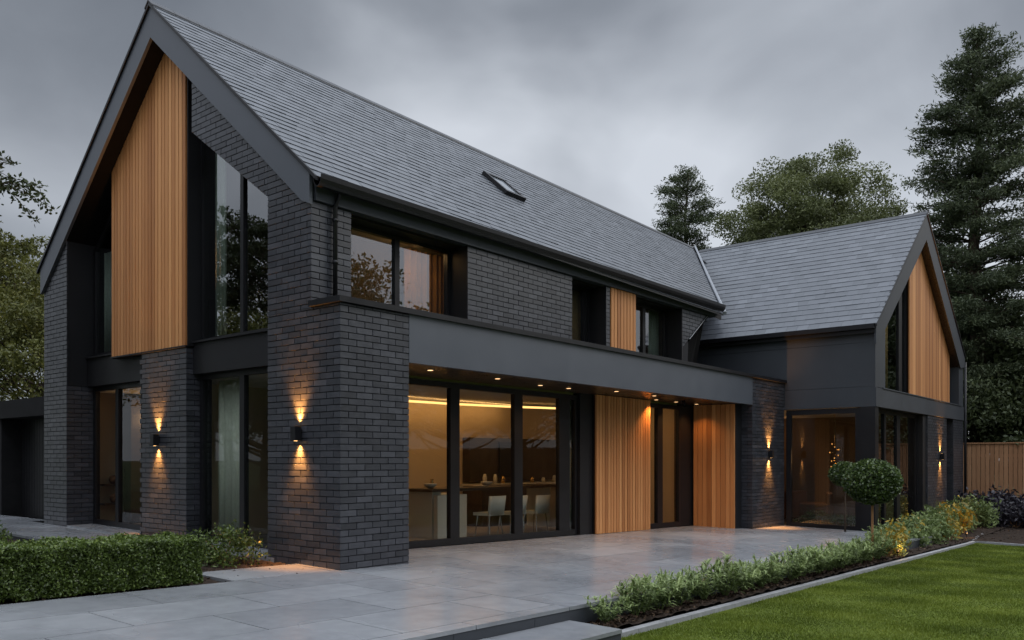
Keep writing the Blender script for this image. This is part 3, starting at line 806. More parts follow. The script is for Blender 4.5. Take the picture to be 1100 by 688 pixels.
# skylight on the main slope
def onroof(x, y, h): return Vector((x, y, top(y, x))) + Vector((0, -SLP, 1)).normalized() * h
mb = MB(); sx0, sx1, sy0, sy1 = 6.72, 7.40, 2.68, 3.36
def roofbox(m, x0, x1, y0, y1, h0, h1):
    q = [onroof(x0, y0, h0), onroof(x1, y0, h0), onroof(x1, y1, h0), onroof(x0, y1, h0)]
    m.slab(q, Vector((0, -SLP, 1)).normalized() * (h1 - h0))
for b in ((sx0, sx1, sy0, sy0 + .07), (sx0, sx1, sy1 - .07, sy1), (sx0, sx0 + .07, sy0 + .071, sy1 - .071), (sx1 - .07, sx1, sy0 + .071, sy1 - .071)): roofbox(mb, *b, .0, .10)
sk = part(mb, 'skylight', M['frame'])
g = MB(); roofbox(g, sx0 + .07, sx1 - .07, sy0 + .07, sy1 - .07, .05, .075)
m_, nt_, b_ = newmat('skylight_glass'); b_.inputs['Base Color'].default_value = (.25, .28, .31, 1); b_.inputs['Roughness'].default_value = .03; b_.inputs['Specular IOR Level'].default_value = 1.; b_.inputs['Coat Weight'].default_value = 1.
g.build('pane', m_, sk)
# --- wing: cladding, gable frame, glazing
mb = MB()
WX = 15.8
for (z0, z1) in ((2.90, 3.43), (3.437, 4.60), (4.607, wz(15.8) - .12)):
    mb.box(WX, WX + .12, WY + .0, 2.94, z0, z1)
parts(mb, 'wing_cladding', M['clad'])
mb = MB(); mb.box(WX + .02, WX + .2, WY + .1, 2.9, 3.0, 4.9); part(mb, 'wing_wall_core', M['dark'])
mb = MB()
wi = lambda x: 8.30 - .745 * abs(x - WXR)
mb.slab([(15.70, WY - .05, wz(15.70) - .02), (WXR, WY - .05, wz(WXR) - .02), (WXR, WY - .05, wi(WXR)), (16.55, WY - .05, wi(16.55)), (15.70, WY - .05, wz(15.7) - .55)], (0, .05, 0)); part(mb, 'bargeboard', M['clad'])
mb = MB(); mb.slab([(26.42, WY - .05, wz(26.42) - .02), (WXR, WY - .05, wz(WXR) - .02), (WXR, WY - .05, wi(WXR)), (25.75, WY - .05, wi(25.75)), (26.42, WY - .05, wz(26.42) - .4)], (0, .05, 0)); part(mb, 'bargeboard', M['clad'])
mb = MB()
mb.slab([(15.65, WY - .08, wz(15.65)+.01), (WXR, WY - .08, wz(WXR)+.01), (WXR, WY - .08, wz(WXR)-.05), (15.65, WY - .08, wz(15.65)-.05)], (0, .05, 0))
mb.slab([(26.48, WY - .08, wz(26.48)+.01), (WXR, WY - .08, wz(WXR)+.01), (WXR, WY - .08, wz(WXR)-.05), (26.48, WY - .08, wz(26.48)-.05)], (0, .05, 0)); parts(mb, 'verge_cap', M['frame'])
mb = MB()
mb.slab([(15.803, WY + .001, 3.42), (16.70, WY + .001, 3.42), (16.70, WY + .001, wi(16.7) + .1), (15.803, WY + .001, wz(15.8) - .35)], (0, .5, 0))
mb.slab([(25.7, WY + .001, 3.42), (26.4, WY + .001, 3.42), (26.4, WY + .001, wz(26.4) - .35), (25.7, WY + .001, wi(25.7) + .1)], (0, .5, 0))
mb.box(15.803, 26.4, WY - .02, WY + .55, 2.90, 3.40); mb.box(16.4, 26.0, WY - .04, WY + .45, 3.40, 3.43)
parts(mb, 'gable_frame', M['clad'])
gyw = WY + .30
window('window', 'Y', gyw, [(16.70, 3.43), (20.2, 3.43), (20.2, wi(20.2) - .02), (16.70, wi(16.7) - .02)], [(17.7, .10), (19.35, .34)], .10)
battens('timber_panel', 'Y', WY + .19, 19.95, 25.2, 3.43, lambda u: wi(u) - .01, .17, .012, .05)
mb = MB(); mb.slab([(19.95, gyw - .02, 3.43), (25.7, gyw - .02, 3.43), (25.7, gyw - .02, wi(25.7)), (WXR, gyw - .02, wi(WXR)), (19.95, gyw - .02, wi(19.95))], (0, .2, 0)); parts(mb, 'panel_backing', M['dark'])
mb = MB(); mb.slab([(WXR, WY + .01, wi(WXR)+.003), (25.75, WY + .01, wi(25.75)+.003), (25.75, WY + .01, wi(25.75) + .1), (WXR, WY + .01, wi(WXR) + .1)], (0, .4, 0))
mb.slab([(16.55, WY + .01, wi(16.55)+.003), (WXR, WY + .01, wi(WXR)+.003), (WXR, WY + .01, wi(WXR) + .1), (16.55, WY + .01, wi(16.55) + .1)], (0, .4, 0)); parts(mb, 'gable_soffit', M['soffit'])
# corner glazing of the ground floor
window('glass_wall', 'X', WX + .03, [(-2.04, G(15.8, -2.04)-.02), (-.02, G(15.8, 0)-.02), (-.02, 2.88), (-2.04, 2.88)], [], .14, .1, glass='glass_wing', fwb=.12)
mb = MB(); mb.box(WX + .003, WX + .30, WY + .003, -2.045, -.8, 2.895); part(mb, 'corner_post', M['frame'])
window('glass_wall', 'Y', WY + .22, [(16.10, -.62), (20.9, -.62), (20.9, 2.88), (16.10, 2.88)], [(17.5, .16), (18.85, .34)], .10, .1, glass='glass_wing', fwb=.12)
mb = MB(); mb.box(20.9, 21.29, WY + .05, WY + .5, -.8, 2.89); mb.box(24.55, 24.84, WY + .42, WY + .5, -.8, 2.89); parts(mb, 'reveal_panel', M['dark'])
window('window', 'Y', WY + .35, [(23.86, -.62), (24.6, -.62), (24.6, 2.88), (23.86, 2.88)], [], .06, glass='glass_low')

# --- interior of the house
mb = MB()
mb.box(.70, 13.4, 5.2, 5.32, -.5, 2.9); mb.box(13.0, 13.12, 1.9, 5.2, -.5, 2.9); mb.box(.7, 3.2, 8.9, 9.0, -.5, 2.9); mb.box(3.2, 3.3, 5.32, 9.0, -.5, 2.9)
mb.box(8.0, 10.6, 1.72, 1.80, -.5, 2.9); mb.box(2.5, 2.6, 2.2, 7.2, -.5, 2.9); mb.box(.72, 2.5, 5.4, 5.5, -.5, 2.9)
mb.box(9.9, 10.02, 1.8, 2.3, -.5, 2.9)
parts(mb, 'interior_wall', M['plaster'])
mb = MB(); mb.box(.62, 13.5, 1.62, 9.2, 2.90, 3.05); part(mb, 'interior_ceiling', M['ceil'])
mb = MB(); mb.slab([(gx+.1, 1.61, G(.6, 1.6)), (13.5, 1.61, G(13.5, 1.6)), (13.5, 9.2, G(13.5, 1.6)+.02), (gx+.1, 9.2, G(.6, 9.2)+.03)], (0, 0, -.3)); part(mb, 'interior_floor', M['floor_in'])
mb = MB(); mb.tube([(3.0, 4.6, 2.80), (5.2, 4.62, 2.80), (7.0, 4.5, 2.80), (8.6, 4.1, 2.80), (9.9, 3.6, 2.8)], .028, 6); part(mb, 'cove_light', M['led'])
mb = MB()      # upper floor
mb.box(.72, 12, YU + .52, 5.0, 3.3, 3.4); part(mb, 'upper_floor', M['floor_in'])
mb = MB(); mb.box(1.2, 11, 2.5, 2.6, 3.4, 5.4); mb.box(5.2, 5.3, 1.2, 2.49, 3.4, 5.4); mb.box(11.0, 11.1, 1.0, 2.49, 3.4, 5.4); parts(mb, 'interior_wall', M['taupe'])
mb = MB(); mb.box(.75, 11, 1.16, 2.6, 5.4, 5.5); part(mb, 'interior_ceiling', M['ceil'])
mb = MB(); mb.box(15.95, 25.9, -2.0, 6.0, -.75, -.48); part(mb, 'interior_floor', M['floor_in'])
mb = MB(); mb.box(15.95, 25.9, -1.95, 6.0, 2.93, 3.1); part(mb, 'interior_ceiling', M['ceil'])
mb = MB(); mb.box(16.0, 22, 2.6, 2.7, -.5, 2.93); mb.box(21.6, 21.7, -1.9, 2.6, -.5, 2.93); parts(mb, 'interior_wall', M['taupe'])
mb = MB(); mb.slab([(16.0, 1.2, 3.1), (25.8, 1.2, 3.1), (25.8, 1.2, 5.1), (WXR, 1.2, 8.6), (16.0, 1.2, 4.9)], (0, .1, 0)); parts(mb, 'interior_wall', M['plaster'])

# furnishings seen through the glass
def curtain(name, label, x0, y0, x1, y1, z0, z1, mat, amp=.05, n=60, waves=11):
    mb = MB(); d = Vector((x1-x0, y1-y0, 0)); L = d.length; d.normalize(); nr = Vector((-d.y, d.x, 0))
    f = []; 
    for i in range(n + 1):
        s = i / n; w = amp * math.sin(s * waves * 2 * math.pi) + .015 * math.sin(s * 37)
        p = Vector((x0, y0, 0)) + d * L * s + nr * w; f.append(p)
    vs = [(p.x, p.y, z0) for p in f] + [(p.x, p.y, z1) for p in f]
    fs = [(i, i+1, n+2+i, n+1+i) for i in range(n)]
    mb.mesh(vs, fs)
    o = mb.build(name, mat, smooth=True)
    md = o.modifiers.new('thick', 'SOLIDIFY'); md.thickness = .008
    return tag(o, label, 'curtain')
curtain('curtain', 'amber lit curtain behind the right pane of the wide upper window', 3.3, 2.2, 5.0, 2.2, 3.42, 5.36, M['curtain'], .06, 90, 13)
curtain('curtain', 'sage curtain behind the gable doors beside the corner pier', .85, 3.55, .85, 4.36, .1, 2.88, M['sage'], .02, 40, 5)
curtain('curtain', 'narrow sage curtain inside the tall upper gable window', .80, 4.02, .80, 4.38, 3.42, 7.2, M['sage'], .02, 30, 3)
curtain('curtain', 'narrow sage curtain inside the slim upper gable window', .70, 7.7, .70, 8.32, 3.5, 5.7, M['sage'], .02, 30, 5)
curtain('curtain', 'pale curtain at the right end of the sliding doors', 8.05, 1.68, 7.5, 1.66, -.05, 2.85, M['sage'], .02, 30, 4)
curtain('curtain', 'brown curtain in the narrow upper window left of the timber strip', 7.2, 1.3, 7.6, 1.3, 3.42, 5.3, M['curtain'], .02, 30, 4)
curtain('curtain', 'beige curtain in the upper window right of the timber strip', 10.5, 1.3, 10.95, 1.3, 3.42, 5.3, M['sage'], .02, 30, 4)
curtain('curtain', 'brown curtain behind the wing gable window', 18.1, -1.85, 18.9, -1.85, 3.4, 6.3, M['curtain'], .03, 30, 5)

fz = G(6, 3)
t = thing('dining_table', 'long dark dining table behind the sliding doors', 'table', (6.4, 3.0, fz))
mb = MB(); mb.box(4.4, 8.9, 2.6, 3.5, .86, .92); child(mb.build('table_top', M['walnut']), t)
mb = MB(); mb.box(4.5, 4.75, 2.7, 3.4, fz, .86); child(mb.build('trestle', M['white']), t)
mb = MB(); mb.box(8.4, 8.65, 2.7, 3.4, fz, .86); child(mb.build('trestle', M['white']), t)
mb = MB(); mb.box(4.5, 5.35, 2.55, 2.66, fz, .80); o = mb.build('panel', M['white']); child(o, t)
# chairs
def chair_mesh():
    s = MB(); s.box(-.23, .23, -.22, .23, .44, .50)
    b = MB(); n = 8; vs = []; 
    for k in range(n + 1):
        w = math.pi * (k / n) ; x = -.25 * math.cos(w); y = -.18 - .08 * math.sin(w)
        vs += [(x, y, .46), (x * 1.05, y - .05, .84)]
    b.mesh(vs, [(2*i, 2*i+2, 2*i+3, 2*i+1) for i in range(n)])
    legs = []
    for sx in (-1, 1):
        for sy in (-1, 1):
            l = MB(); l.tube([(.17*sx, .16*sy, .44), (.21*sx, .20*sy, 0)], .012, 6); legs.append(l)
    return s, b, legs
chs = [((5.75, 2.30), 'white shell chair beside the pale table end panel'), ((6.45, 2.28), 'white shell chair at the middle of the dining table front'), ((7.3, 2.3), 'white shell chair at the right of the dining table front'), ((6.1, 3.75), 'white shell chair on the far side of the dining table')]
proto = None
for (xy, lab) in chs:
    z = G(xy[0], 2.3)
    if proto is None:
        s, b, legs = chair_mesh()
        proto = thing('dining_chair', lab, 'chair', (xy[0], xy[1], z), 'white chairs at the dining table')
        s.build('seat', M['white'], proto); ob = b.build('backrest', M['white'], proto, True); ob.modifiers.new('thick', 'SOLIDIFY').thickness = .02
        for l in legs: l.build('leg', M['chrome'], proto)
    else:
        o = proto.copy(); COL.objects.link(o); o.location = (xy[0], xy[1], z); o['label'] = lab
        if xy[1] > 3: o.rotation_euler.z = math.pi
        for c in [c for c in bpy.data.objects if c.parent == proto]:
            d = c.copy(); COL.objects.link(d); d.parent = o
# tableware
tw = [(4.7, 2.95, 'bowl', 'pale bowl at the left end of the dining table'), (5.3, 2.8, 'plate', 'dinner plate near the left end of the dining table'), (6.1, 2.85, 'plate', 'dinner plate at the middle of the dining table'), (6.6, 3.1, 'bowl', 'pale bowl at the middle of the dining table'), (7.4, 2.85, 'vase', 'small brass vase on the right half of the dining table'), (8.0, 3.0, 'plate', 'dinner plate near the right end of the dining table'), (5.0, 3.2, 'vase', 'small brass vase on the left half of the dining table')]
for (x, y, k, lab) in tw:
    mb = MB(); pr = {'bowl': [(.04, 0), (.12, .05), (.14, .10), (.13, .10), (.03, .02)], 'plate': [(.08, 0), (.15, .018), (.15, .024), (.02, .01)], 'vase': [(.04, 0), (.06, .06), (.03, .14), (.04, .18), (.03, .18)]}[k]
    mb.lathe((0, 0, 0), pr, 18); o = mb.build(k, M['brass'] if k == 'vase' else M['ceramic'], smooth=True, origin=None); o.location = (x, y, .921); tag(o, lab, k)
t = thing('kitchen_unit', 'dark recessed kitchen wall with counter behind the dining table', 'kitchen unit', (10, 5, G(10, 3)))
mb = MB(); mb.box(8.1, 11.8, 4.95, 5.19, .95, 2.05); child(mb.build('back_panel', M['walnut']), t)
mb = MB(); mb.box(8.1, 11.6, 4.55, 5.19, G(10, 3), .85); child(mb.build('base_cabinet', M['walnut']), t)
mb = MB(); mb.box(8.05, 11.65, 4.5, 5.19, .85, .90); child(mb.build('worktop', M['ceramic']), t)
mb = MB(); mb.box(9.2, 9.9, 4.90, 4.949, 1.05, 1.95); child(mb.build('oven', M['frame']), t)
kx = [8.4, 8.8, 9.1, 9.7, 10.3, 10.8, 11.3]
kl = ['nearest the left end', 'second from the left end', 'left of the oven', 'below the oven', 'right of the oven', 'second from the right end', 'nearest the right end']
for x, l in zip(kx, kl):
    mb = MB(); h = random.uniform(.12, .26); mb.lathe((0, 0, 0), [(.05, 0), (.055, h * .6), (.03, h), (.02, h)], 14); o = mb.build('jar', M['brass'] if random.random() < .5 else M['ceramic'], smooth=True); o.location = (x, 4.72, .901); tag(o, 'small jar on the kitchen worktop, ' + l, 'jar', 'jars on the kitchen worktop')
# shelf behind the left gable doors
t = thing('wall_shelf', 'shelf unit against the warm wall inside the left gable doors', 'shelf', (1.3, 8.75, .2))
for z in (.55, .95): mb = MB(); mb.box(.85, 1.24, 8.62, 8.89, z, z + .04); child(mb.build('shelf_board', M['walnut']), t)
mb = MB(); mb.box(1.245, 1.27, 8.6, 8.89, .12, 1.3); child(mb.build('side_panel', M['walnut']), t)
t = thing('added_dark_cabinet', 'dark cabinet added to darken the right pane of the left gable doors', 'cabinet', (1.9, 8.6, .16))  # dark block added so that the right door pane looks unlit
mb = MB(); mb.box(1.29, 2.45, 8.42, 8.88, .16, 2.8); child(mb.build('carcass', M['walnut']), t)
for a, b in ((1.30, 1.865), (1.875, 2.44)): mb = MB(); mb.box(a, b, 8.39, 8.418, .2, 2.78); child(mb.build('door', M['walnut']), t)
for (x, z, l) in ((1.08, .99, 'round brown pot on the upper board of the wall shelf'), (1.10, .59, 'round brown pot on the lower board of the wall shelf')):
    mb = MB(); mb.lathe((0, 0, 0), [(.05, 0), (.09, .07), (.08, .15), (.04, .18)], 14); o = mb.build('pot', M['leather'], smooth=True); o.location = (x, 8.72, z + .002); tag(o, l, 'pot')
# wing sitting room
def armchair(loc, rz, lab):
    t = thing('armchair', lab, 'armchair', loc); t.rotation_euler.z = rz
    for nm, b in (('seat', (-.38, .38, -.4, .38, .22, .46)), ('backrest', (-.45, .45, .36, .55, .1, .98)), ('armrest', (-.52, -.39, -.4, .4, .1, .66)), ('armrest', (.39, .52, -.4, .4, .1, .66))):
        mb = MB(); mb.box(*b); o = mb.build(nm, M['leather'], t); md = o.modifiers.new('bevel', 'BEVEL'); md.width = .05; md.segments = 3
    for sx in (-.4, .4):
        for sy in (-.34, .45): mb = MB(); mb.tube([(sx, sy, .12), (sx, sy, 0)], .02, 6); mb.build('leg', M['walnut'], t)
armchair((18.6, .2, -.479), R(200), 'brown leather armchair behind the wing corner glass')
armchair((19.6, 1.5, -.479), R(160), 'brown leather armchair further back in the wing near the wall')
t = thing('chandelier', 'brass chandelier with many small glowing bulbs inside the wing', 'chandelier', (18.3, -.55, 1.6))
mb = MB(); mb.tube([(18.3, -.55, 2.9), (18.3, -.55, 1.9)], .012, 6); child(mb.build('rod', M['brass']), t)
mb = MB()
for k in range(10):
    a = k * 2.4; r = .10 + .02 * (k % 4); z = 1.2 + .085 * k; mb.tube([(18.3, -.55, z + .02), (18.3 + r * math.cos(a), -.55 + r * math.sin(a), z)], .006, 5)
child(mb.build('arms', M['brass']), t)
mb = MB()
for k in range(10):
    a = k * 2.4; r = .10 + .02 * (k % 4); z = 1.2 + .085 * k; mb.lathe((18.3 + r * math.cos(a), -.55 + r * math.sin(a), z - .02), [(.004, 0), (.016, .02), (.016, .03), (.004, .045)], 8)
child(mb.build('bulbs', emit('bulb', (1., .42, .10), .9)), t)

# ------------------------------------------------------------------ lamps
def wall_light(loc, axis, label, e=66):
    """black box with beams up and down; axis: outward normal"""
    n = Vector(axis); t = thing('wall_light', label, 'wall light', loc, 'up and down wall lights on the brick piers')
    s = Vector((abs(n.y), abs(n.x), 0))
    mb = MB(); c = n * .075
    h = Vector((.055, .055, .105))
    mb.box(c.x - h.x, c.x + h.x, c.y - h.y, c.y + h.y, -h.z, h.z); o = mb.build('housing', M['frame'], t)
    md = o.modifiers.new('bevel', 'BEVEL'); md.width = .006
    mb = MB(); c2 = n * .01; w = s * .04 + n * .01; mb.box(-abs(w.x) + c2.x, abs(w.x) + c2.x, -abs(w.y) + c2.y, abs(w.y) + c2.y, -.06, .06); mb.build('back_plate', M['frame'], t)
    for sg in (1, -1):
        lamp('wash', 'SPOT', (n.x * .07, n.y * .07, .115 * sg), e * .45, (1., .38, .08), (-n.x * .1, -n.y * .1, sg), t, spot_size=R(110), spot_blend=1., shadow_soft_size=.05)
        mb = MB(); mb.lathe((c.x, c.y, .1045 * sg + (-.003 if sg > 0 else -.001)), [(.028, 0), (.028, .004)], 12); mb.build('lens', M['lamp_glow'], t)
        lamp('beam', 'SPOT', (n.x * .042, n.y * .042, .115 * sg), e * 3.8, (1., .40, .085), (-n.x * .07, -n.y * .07, sg), t, spot_size=R(70), spot_blend=1., shadow_soft_size=.035)
wall_light((.0 - .003, .88, 1.87), XN, 'black wall light on the near corner pier by the sliding doors')
wall_light((.28 - .003, 5.34, 1.85), XN, 'black wall light on the pier under the tall timber gable panel')
wall_light((14.64, -.003, 1.65), YN, 'black wall light on the far pier at the end of the canopy', 95)
wall_light((22.9, WY - .003, 1.60), YN, 'black wall light on the wing pier nearest the timber fence', 85)
dl = [(2.35, .62), (4.13, .70), (5.68, .92), (6.6, .9), (7.85, .55), (9.45, .55), (10.6, 1.15), (11.6, 1.15), (12.7, 1.15)]
dn = ['nearest the brick column', 'second from the brick column', 'third from the brick column', 'fourth from the brick column', 'at the left edge of the flat timber panel', 'above the right edge of the flat timber panel', 'above the narrow glass door', 'between the narrow glass door and the end panel', 'nearest the end timber panel']
p0 = None
for i, ((x, y), l) in enumerate(zip(dl, dn)):
    lab = 'small round downlight in the canopy soffit, ' + l
    if p0 is None:
        p0 = thing('downlight', lab, 'downlight', (x, y, 2.955), 'downlights in the canopy soffit')
        mb = MB(); mb.lathe((0, 0, -.006), [(.058, -.006), (.058, .006), (.048, .006), (.048, -.006)], 16); mb.build('trim_ring', M['chrome'], p0)
        mb = MB(); mb.lathe((0, 0, -.0135), [(.046, 0), (.046, .001)], 16); mb.build('lens', M['spot_glow'], p0)
        o = p0
    else:
        o = p0.copy(); COL.objects.link(o); o.location = (x, y, 2.955); o['label'] = lab
        for c in [c for c in bpy.data.objects if c.parent == p0]:
            d = c.copy(); COL.objects.link(d); d.parent = o
for i, (x, y) in enumerate(dl):
    lamp('downlight_beam', 'SPOT', (x, y, 2.93), (24, 24, 24, 24, 7, 5, 40, 34, 15)[i], (1., .48, .15), (0, 0, -1), None, spot_size=R(115), spot_blend=.8, shadow_soft_size=.03)
# rooms
AW = (1., .55, .22)
lamp('dining_lamp', 'AREA', (6.2, 3.6, 2.86), 13, AW, (0, 0, -1), None, shape='RECTANGLE', size=4.5, size_y=1.0)
lamp('cove_lamp', 'AREA', (6.5, 4.55, 2.74), 12, (1., .55, .2), (0, .5, .5), None, shape='RECTANGLE', size=6., size_y=.1)
lamp('hall_lamp', 'POINT', (11.6, 2.8, 2.5), 8, AW, None, None, shadow_soft_size=.15)
lamp('gable_room_lamp', 'POINT', (2.0, 7.8, 2.4), 13, (1., .56, .24), None, None, shadow_soft_size=.12)
lamp('bedroom_lamp', 'POINT', (2.9, 1.5, 5.15), 6, (1., .52, .2), None, None, shadow_soft_size=.15)
lamp('bedroom_lamp', 'POINT', (8.0, 2.0, 5.0), 1.5, AW, None, None, shadow_soft_size=.15)
lamp('wing_lamp', 'POINT', (18.3, -.5, 1.5), 9, (1., .5, .18), None, None, shadow_soft_size=.2)
lamp('wing_back_lamp', 'POINT', (20.5, 1.8, 2.2), 3, (1., .5, .2), None, None, shadow_soft_size=.1)
lamp('wing_upper_lamp', 'POINT', (19.5, -.5, 5.5), 4, AW, None, None, shadow_soft_size=.2)

# ------------------------------------------------------------------ foliage
def leaf_quads(P, L, W, bias=None, jit=1.):
    """rhombic leaves centred on P"""
    n = len(P); a = rng.normal(size=(n, 3)); 
    if bias is not None: a = a * jit + bias
    a /= np.linalg.norm(a, axis=1)[:, None]
    b = np.cross(a, rng.normal(size=(n, 3))); b /= np.linalg.norm(b, axis=1)[:, None]
    L = np.broadcast_to(np.asarray(L).reshape(-1, 1), (n, 1)) / 2; W = np.broadcast_to(np.asarray(W).reshape(-1, 1), (n, 1)) / 2
    return np.stack([P - a * L, P + b * W - a * L * .1, P + a * L, P - b * W - a * L * .1], 1).reshape(-1, 3)

def broad_tree(name, label, loc, h, cz, rx, rz, nclump, nleaf, leaf, mat, trunk_r=.25, group=None, seed=1, clump=.16, cat='tree', lean=(0, 0), twigs=0, extra=()):
    r = np.random.default_rng(seed); t = thing(name, label, cat, loc, group)
    tk = MB(); top_z = cz + rz * .45
    ph = r.uniform(0, 6)
    ax = lambda z: Vector((.25 * math.sin(z * .5 + ph) + lean[0] * z / top_z, .25 * math.cos(z * .4 + ph) + lean[1] * z / top_z, z))
    zs = np.linspace(-.3, top_z, 9); tk.tube([ax(z) for z in zs], [trunk_r * (1 - .8 * (z + .3) / (top_z + .3)) + .02 for z in zs], 9)
    C = []
    for i in range(nclump):
        d = r.normal(size=3); d /= np.linalg.norm(d)
        if d[2] < -.35: d[2] *= -.6
        rad = r.uniform(.5, 1.0) ** .5 * (1 + .06 * math.sin(d[0] * 5 + d[2] * 4 + seed) + .05 * math.sin(d[1] * 9 + seed))
        C.append((d[0] * rx * rad + lean[0], d[1] * rx * rad + lean[1], cz + d[2] * rz * rad))
    C = np.array(C + list(extra)); nclump = len(C)
    for i in range(0, nclump, 1 if twigs else max(1, nclump // 34)):
        c = Vector(C[i]); z0 = max(cz - rz * .9, min(top_z, c.z - .55 * math.hypot(c.x, c.y))); s = ax(max(.8, z0))
        mid = s.lerp(c, .5) + Vector((0, 0, -.06 * (c - s).length))
        q = trunk_r * (.14 if twigs else .32); tk.tube([s, s.lerp(mid, .5) + Vector((0, 0, -.05)), mid, mid.lerp(c, .5), c], [q, q * .8, q * .55, q * .35, .012], 5, cap=False)
    P = []; T = []
    per = nleaf // nclump
    for c in C:
        k = int(per * r.uniform(.5, 1.5)); s = rx * clump * r.uniform(.65, 1.35)
        g = r.normal(size=(k, 3)); gl = np.linalg.norm(g, axis=1)[:, None]; g = g * np.minimum(1, 1.9 / gl) * [s, s, s * .55]
        if twigs:
            tw_ = r.normal(size=(twigs, 3)) * [1, 1, .45]; tw_[:, :2] += c[:2] / (np.linalg.norm(c[:2]) + .1) * .5; tw_ /= np.linalg.norm(tw_, axis=1)[:, None]
            for d in tw_: tk.tube([tuple(c), tuple(c + d * s * 1.0 + [0, 0, -.03 * s]), tuple(c + d * s * 2.1 + [0, 0, -.35 * s])], [.009, .006, .003], 4, cap=False)
            ii = r.integers(0, twigs, k); q_ = r.uniform(.1, 1., k)[:, None]
            g = tw_[ii] * s * 2.1 * q_ + np.array([0, 0, -.35 * s]) * q_ ** 2 + r.normal(size=(k, 3)) * .055
        P.append(c + g); base = r.uniform(.25, .65)
        T.append(np.clip(base + r.normal(0, .14, k), 0, 1))
    tk.build('trunk', M['bark'], t, True)
    P = np.concatenate(P); T = np.concatenate(T)
    V = leaf_quads(P, r.uniform(leaf * .7, leaf * 1.3, len(P)), r.uniform(leaf * .4, leaf * .65, len(P)))
    link('crown', np_mesh('crown', V, 4, T, mat), t)
    return t

def conifer(name, label, loc, h, rad, base, mat, nw=30, seed=1, dens=1., trunk_r=.3, leaf=.34, group=None, droop=.12, power=.75):
    r = np.random.default_rng(seed); t = thing(name, label, 'tree', loc, group)
    tk = MB(); zs = np.linspace(-.3, h, 8); wob = r.normal(0, .05, (8, 2))
    tk.tube([(wob[i, 0], wob[i, 1], z) for i, z in enumerate(zs)], [trunk_r * (1 - .93 * max(0, z) / h) + .02 for z in zs], 9)
    P = []; T = []; B = []
    for w in range(nw):
        f = (w + r.uniform(-.3, .3)) / nw; z = base + (h - base) * f
        nb = r.integers(5, 8)
        for k in range(nb):
            an = r.uniform(0, 2 * math.pi); L = rad * (1 - max(0, f)) ** power * r.uniform(.62, 1.12) + .25
            d = np.array([math.cos(an), math.sin(an), 0]); rise = r.uniform(.05, .25) + .35 * f
            pts = [np.array([0, 0, z]) + d * L * s + np.array([0, 0, L * (rise * s - (droop + .25) * s * s * (1 - f))]) for s in np.linspace(0, 1, 5)]
            tk.tube([tuple(p) for p in pts], [trunk_r * .16 * (1 - f * .6), .03, .022, .016, .008], 4, cap=False)
            nt_ = max(3, int(L * 3.2))
            for j in range(nt_):
                s = r.uniform(.28, 1.03); q = min(3.999, s * 4 if s < 1 else 3.999); i = int(q); p = pts[i] + (pts[i+1] - pts[i]) * (q - i)
                side = np.array([-d[1], d[0], 0]) * r.normal(0, .16 * L * (1.15 - s))
                m = int(r.uniform(14, 30) * dens); c = p + side + np.array([0, 0, r.normal(0.03, .06)])
                g = np.clip(r.normal(size=(m, 3)), -1.7, 1.7) * [.25, .25, .10]
                P.append(c + g); bt = r.uniform(.2, .7); T.append(np.clip(bt + r.normal(0, .15, m), 0, 1))
                B.append(np.tile(d * .8 + np.array([0, 0, .25]), (m, 1)))
    tk.build('trunk', M['bark'], t, True)
    P = np.concatenate(P); T = np.concatenate(T); B = np.concatenate(B)
    V = leaf_quads(P, r.uniform(leaf * .7, leaf * 1.3, len(P)), r.uniform(leaf * .22, leaf * .36, len(P)), B, .8)
    link('crown', np_mesh('crown', V, 4, T, mat), t)
    return t

GL = -.8
conifer('pine_tree', 'tall dark pine towering behind the fence at the right edge', (33.0, -1.7, GL), 20.2, 4.6, 1.6, M['leaf_pine'], 56, 3, 2.5, .42, .19, power=.55)
conifer('pine_tree', 'small pine peeking over the main roof beside the valley', (36.1, 13.6, GL), 18.6, 3.6, 6.0, M['leaf_pine'], 26, 5, 2.2, .26, .19, power=.5)
broad_tree('broadleaf_tree', 'wide domed tree rising behind the slate wing roof', (38.6, 7.4, GL), 19, 12.4, 5.3, 6.3, 320, 110000, .15, M['leaf_broad'], .45, seed=4, clump=.085)
broad_tree('broadleaf_tree', 'dense dark tree behind the fence at the foot of the tall pine', (34.5, -5.0, GL), 9, 4.6, 3.8, 4.2, 90, 22000, .26, M['leaf_dark'], .25, seed=6)
broad_tree('broadleaf_tree', 'dark tree filling the gap between the wing and the tall pine', (36.5, .6, GL), 12, 6.2, 4.0, 5.6, 90, 22000, .28, M['leaf_dark'], .25, seed=8)
conifer('pine_tree', 'second dark pine half cut off by the right frame edge', (38.5, -7.2, GL), 17, 4.6, 1.5, M['leaf_pine'], 30, 9, 1.6, .35, .24)
broad_tree('broadleaf_tree', 'yellow green tree behind the flat roofed outbuilding on the left', (2.6, 24.0, 0), 10, 6.0, 3.9, 4.6, 160, 52000, .13, M['leaf_yellow'], .22, seed=12, clump=.12, twigs=8)
broad_tree('broadleaf_tree', 'near tree at the left edge with drooping leafy twigs against the sky', (-5.15, 7.65, .2), 7.8, 5.75, 3.1, 1.75, 130, 46000, .085, M['leaf_dark'], .16, seed=15, clump=.10, twigs=7, extra=[(2.55, -2.0, 7.75), (2.2, -1.7, 7.8), (1.6, -1.2, 7.6), (2.5, -2.1, 5.9), (2.9, -2.2, 5.6)])
broad_tree('broadleaf_tree', 'low yellow green tree right behind the outbuilding roof', (4.2, 19.5, 0), 7, 4.0, 3.0, 3.6, 120, 34000, .12, M['leaf_yellow'], .2, seed=23)
broad_tree('broadleaf_tree', 'yellow green bush tree reflected in the gable glass', (-9.5, 19.5, .2), 8, 4.6, 3.6, 3.4, 80, 16000, .16, M['leaf_yellow'], .2, seed=17)
